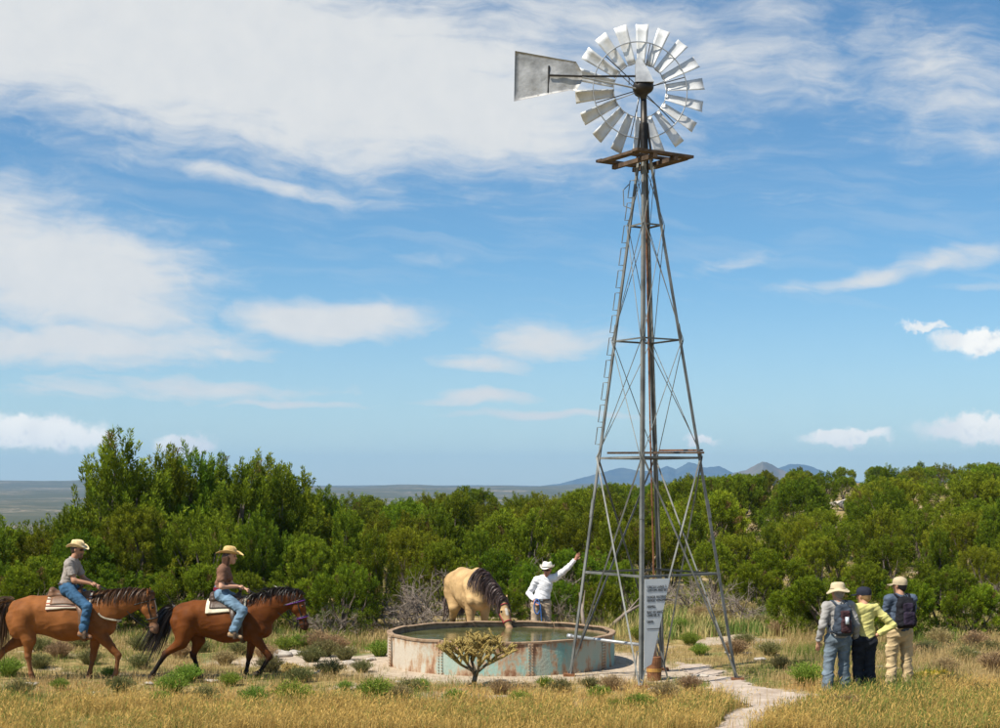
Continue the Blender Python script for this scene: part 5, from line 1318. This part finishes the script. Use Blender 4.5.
# ---------------------------------------------------------------- the sorrel and its rider
sor_loc = gp(64, 680); S1 = 1.065
SOR = dict(neck=[(.50, 1.08, .29), (.76, 1.17, .22), (1.04, 1.26, .16), (1.28, 1.315, .112)], poll=(1.36, 1.31), muzzle=(1.47, .79), sock=(.20, .09, .04),
           fr=[(.70, .64), (.90, .41), (.86, .13), (.80, .0)], fl=[(.47, .64), (.43, .36), (.38, .11), (.37, .0)],
           hr=[(-.52, .66), (-.53, .40), (-.49, .12), (-.45, .0)], hl=[(-.74, .64), (-1.02, .45), (-1.20, .115), (-1.23, .0)], tail=[(-.84, 1.22), (-1.02, 1.24), (-1.04, .95), (-1.10, .50)])
sor_c = dict(coat=(.235, .088, .026), dark=(.05, .025, .015), face=(.28, .13, .06), muzzle=(.16, .11, .085), hair=(.035, .016, .01), hair2=(.15, .06, .025), bridle=M_strapb, fly=np.array([-.06, 0, .03]), manelen=.8, marks=[(.12, .55, .026), (.55, .85, .02)], blaze=(.60, .52, .42))
h1, pr1, K1, hh1 = horse('horse', 'light sorrel horse with white blaze walking behind the bay', sor_loc, 0, S1, SOR, sor_c)
def stripes(w, tc, c, b):
    s = w.n('ShaderNodeSeparateXYZ'); w.put(s.inputs[0], tc); fr = w.m('FRACT', w.m('MULTIPLY', s.outputs[2], 9.0))
    return w.ramp(fr, [(.0, (.55, .48, .38)), (.42, (.10, .03, .025)), (.62, (.55, .48, .38)), (.8, (.30, .08, .05))], 'CONSTANT')
M_strip = mat('striped wool blanket', (.5, .4, .3), None, rough=.95, bump=.3, extra=stripes)
sd1, _ = saddle(sor_loc, 0, S1, pr1, K1, 'brown leather western saddle on the light sorrel horse', 'striped wool saddle blanket on the light sorrel horse', M_strip, M_leather, x0=-.22, x1=.48)
J1 = dict(pelvis=(.05, 0, 1.60), neck=(.165, 0, 2.075), head=(.235, 0, 2.205), face=(1, -.25, -.05), sl=(.14, .19, 1.985), sr=(.13, -.19, 1.985), el=(.26, .27, 1.71), wl=(.50, .12, 1.62), er=(.25, -.275, 1.71), wr=(.50, -.22, 1.66), nl=(0, 0, -1), nr=(0, .3, -1),
          hl=(.08, .105, 1.56), hr=(.08, -.105, 1.56), kl=(.50, .375, 1.28), kr=(.50, -.375, 1.28), al=(.43, .39, .87), ar=(.43, -.39, .87), tl=(1, .2, -.25), tr=(1, -.2, -.25))
r1 = person('rider in grey shirt, dark jeans and tan hat on the sorrel horse', sor_loc, 0, J1,
            dict(shirt=cloth('grey cotton shirt', (.30, .265, .24), .12), sleeve='short', trousers=cloth('dark blue denim', (.04, .10, .185), .35, 7), boots=mat('brown boot leather', (.17, .075, .035), (.28, .14, .07), 12, .6),
                 hair=mat('dark brown hair', (.025, .014, .01), (.05, .03, .02), 20, .5), beard=True, shades=True, hat=('cowboy', mat('pale straw felt', (.58, .42, .20), (.72, .58, .34), 30, .9, bump=.3, bscale=120), mat('white hat band', (.7, .66, .58), None)), tuck=.3, belt=M_dkleather, curl=2.6, hat_tilt=2, skin=(.40, .21, .13)))
for s in (-1, 1): stirrup(sd1, (.47, s * .405, .795), M_leather, (.28, s * .25, 1.40))
reins(hh1, (.56, .06, 1.62), '', h1, M_strapb)
bc = on_skin(pr1, K1, np.array([.5, 0, 1.0]) * S1, unit(np.array([[.55 + .35 * math.cos(a), math.sin(a), -.1 + .65 * abs(math.cos(a / 2)) * 0 + .35 * (1 - math.cos(a))] for a in np.linspace(-1.9, 1.9, 26)])), .012, .9)
MB().tube(bc, .016, 6, flat=((0, 0, 1), 1)).build('breast_strap', M_cream, sd1)

# ---------------------------------------------------------------- the buckskin drinking
hd_ = R(-73); bk_loc = (at(470, 32.35), 32.35, gz1(at(470, 32.35), 32.35)); S3 = 1.19
BUK = dict(neck=[(.46, 1.10, .28), (.70, 1.08, .21), (.94, .97, .15), (1.14, .85, .11)], ny=[0, .05, .14, .21], hy=(.235, .30), poll=(1.20, .81), muzzle=(1.43, .345), sock=BLK,
           fr=[(.50, .64), (.52, .37), (.52, .11), (.54, .0)], fl=[(.46, .64), (.44, .37), (.43, .11), (.45, .0)],
           hr=[(-.52, .66), (-.66, .42), (-.64, .12), (-.60, .0)], hl=[(-.48, .66), (-.58, .42), (-.56, .12), (-.52, .0)], tail=[(-.86, 1.2), (-1.0, 1.18), (-1.0, .85), (-.98, .35)])
buk_c = dict(coat=(.50, .335, .165), dark=(.04, .025, .018), face=(.44, .29, .16), muzzle=(.24, .13, .10), hair=(.03, .018, .02), hair2=(.13, .085, .075), bridle=mat('red halter webbing', (.30, .03, .04), None, rough=.7), marks=[(.24, .40, .026)], blaze=(.72, .68, .62), nmane=480, mane0=.10, manelen=1.15, mane_side=(.6, .4), fly=np.array([0, 0, .0]))
h3_, pr3, K3, hh3 = horse('horse', 'pale buckskin horse lowering its head to drink from the tank', bk_loc, hd_, S3, BUK, buk_c)

# ---------------------------------------------------------------- the man in white behind the tank
mx, my = at(541, 31.65), 31.65; man_loc = (mx, my, gz1(mx, my))
JM = dict(pelvis=(0, .0, .95), neck=(.0, .10, 1.47), head=(.03, .125, 1.585), face=(1, -.35, -.06), sl=(-.01, .275, 1.425), sr=(.02, -.085, 1.385), el=(.03, .52, 1.62), wl=(.04, .70, 1.81), er=(-.03, -.245, 1.12), wr=(.13, -.13, .975),
          gl=(.0, .5, .85), nl=(1, 0, 0), hl=(0, .095, .90), hr=(0, -.095, .90), kl=(.04, .13, .50), kr=(.05, -.13, .50), al=(.0, .15, .085), ar=(.0, -.15, .085))
man = person('man in white shirt and pale cowboy hat behind the tank, arm raised', man_loc, -math.pi / 2, JM,
       dict(shirt=cloth('white cotton shirt', (.74, .73, .76), .06), trousers=cloth('faded khaki denim', (.36, .28, .20), .2), boots=M_tanboot, hair=mat('brown hair', (.05, .03, .02), (.08, .05, .03), 20, .5), shades=True, belt=M_dkleather, tuck=.3, curl=.3,
            hat=('cowboy', cloth('white felt', (.74, .70, .62), .06), M_strapb), hat_tilt=-2, skin=(.42, .19, .13)))
rp = empty('lead_rope', (mx, my, man_loc[2])); rp.rotation_euler = (0, 0, -math.pi / 2); tag(rp, 'coiled blue lead rope hanging from the hand of the man in white', 'rope')
M_blue = mat('blue nylon rope', (.02, .08, .30), (.04, .15, .42), 30, .6); pts = []
for i in range(70): a = i * .36; pts.append((.19 + .012 * math.sin(i * 1.7), -.085 + .06 * math.sin(a), .86 + .15 * math.cos(a)))
MB().tube(pts, .013, 6).build('coil', M_blue, rp, True)
MB().tube([(.20, -.10, .95), (.22, -.02, .90), (.22, .01, .55), (.24, .02, .1)], .012, 6).build('tail_end', M_blue, rp, True)

# ---------------------------------------------------------------- three hikers looking on
def stand(h, spread=(.12, .12), step=(0, 0)):
    k = h / 1.75; J = dict(pelvis=(0, 0, .96), neck=(-.02, 0, 1.50), head=(.02, 0, 1.635), sl=(-.02, .185, 1.435), sr=(-.02, -.185, 1.435), el=(-.06, .27, 1.14), er=(-.06, -.27, 1.14), wl=(.05, .30, .89), wr=(.05, -.30, .89),
             hl=(0, .095, .92), hr=(0, -.095, .92), kl=(.04 + step[0] * .5, .08 + spread[0] * .4, .50), kr=(.04 + step[1] * .5, -.08 - spread[1] * .4, .50), al=(step[0], .06 + spread[0] * .8, .085), ar=(step[1], -.06 - spread[1] * .8, .085))
    return {a: np.array(b) * k for a, b in J.items()}
M_jeanw = cloth('washed blue denim', (.13, .165, .20), .35, 7); M_grey = cloth('pale grey shirt', (.30, .29, .28), .16); M_capd = cloth('dark navy cap cloth', (.02, .022, .035), .2)
JA = stand(1.72, (.17, .10), (-.06, .06)); JA['face'] = (1, .35, 0); JA['gl'] = (.1, 0, -1); JA['gr'] = (.1, 0, -1)
xa = gp(838, 699); rza = R(98)
person('hiker in pale grey shirt, blue jeans and wide tan sun hat', xa, rza, JA, dict(shirt=M_grey, trousers=M_jeanw, boots=M_tanboot, hair=mat('grey hair', (.2, .17, .15), (.3, .27, .24), 20, .6), hat=('bucket', cloth('sand coloured hat cloth', (.50, .42, .28), .1), cloth('darker hat band', (.34, .27, .17))), w=1.04, flare=1.15, hat_tilt=4))
backpack(xa, rza, JA, cloth('slate blue pack nylon', (.040, .052, .072), .3), cloth('maroon pack nylon', (.055, .028, .032), .3), 'slate blue backpack with maroon pocket worn by the sun hat hiker', mat('clear plastic bottle', (.5, .55, .6), None, rough=.2))
JB = stand(1.66, (.02, .04), (.0, -.06)); JB['face'] = (1, .75, .0); JB['er'] = np.array((-.10, -.42, 1.12)); JB['wr'] = np.array((-.06, -.19, .97)); JB['gr'] = (.5, .6, -.45); JB['wl'] = np.array((.10, .22, .93)); JB['gl'] = (.3, .0, -1); JB['pelvis'] = JB['pelvis'] + np.array((0, -.03, 0))
xb = gp(864, 698); rzb = R(100)
person('hiker in pale yellow jacket, black trousers and dark cap with hand on hip', xb, rzb, JB, dict(shirt=cloth('pale yellow fleece', (.58, .54, .20), .10), trousers=cloth('black trousers', (.018, .02, .026), .3), boots=M_dkleather, hair=mat('sandy hair', (.30, .17, .07), (.42, .26, .12), 20, .6), hat=('cap', M_capd, None), w=.90, skin=(.55, .30, .20)))
JC = stand(1.79, (.10, .12), (.0, .03)); JC['face'] = (1, .85, .03); JC['el'] = np.array((.10, .22, 1.17)); JC['wl'] = np.array((.27, .02, 1.14)); JC['er'] = np.array((.08, -.24, 1.17)); JC['wr'] = np.array((.24, -.06, 1.20)); JC['gl'] = (.1, -1, 0); JC['gr'] = (.1, 1, 0)
xc = gp(900, 692); rzc = R(99)
person('hiker in slate blue shirt, khaki cargo trousers and tan cap with arms folded', xc, rzc, JC, dict(shirt=cloth('slate blue shirt', (.075, .10, .145), .2), trousers=cloth('khaki canvas', (.52, .39, .22), .15), cargo=True, boots=M_tanboot, hair=mat('black hair', (.012, .01, .01), None), hat=('cap', cloth('tan cap cloth', (.44, .36, .24), .1), None), w=1.06, flare=1.1, sleeve='short'))
backpack(xc, rzc, JC, cloth('black pack nylon', (.014, .014, .018), .3), cloth('dark purple pack nylon', (.03, .022, .04), .3), 'black backpack worn by the tan cap hiker', None, .145, .25)

# ================================================================ HAZE
hz = MB().box((0, 4000, 40), (9000, 9400, 260)).build('haze', None)
hm = bpy.data.materials.new('clear dry air'); hm.use_nodes = True; t = hm.node_tree; t.nodes.clear(); w = NT(t)
vo = w.n('ShaderNodeVolumePrincipled'); vo.inputs['Color'].default_value = (.36, .64, 1.0, 1); vo.inputs['Density'].default_value = .000105; vo.inputs['Anisotropy'].default_value = 0.1
t.links.new(vo.outputs[0], w.n('ShaderNodeOutputMaterial').inputs['Volume']); hz.data.materials.append(hm); tag(hz, kind='stuff'); hz['label'] = 'thin blue haze of the distant air'
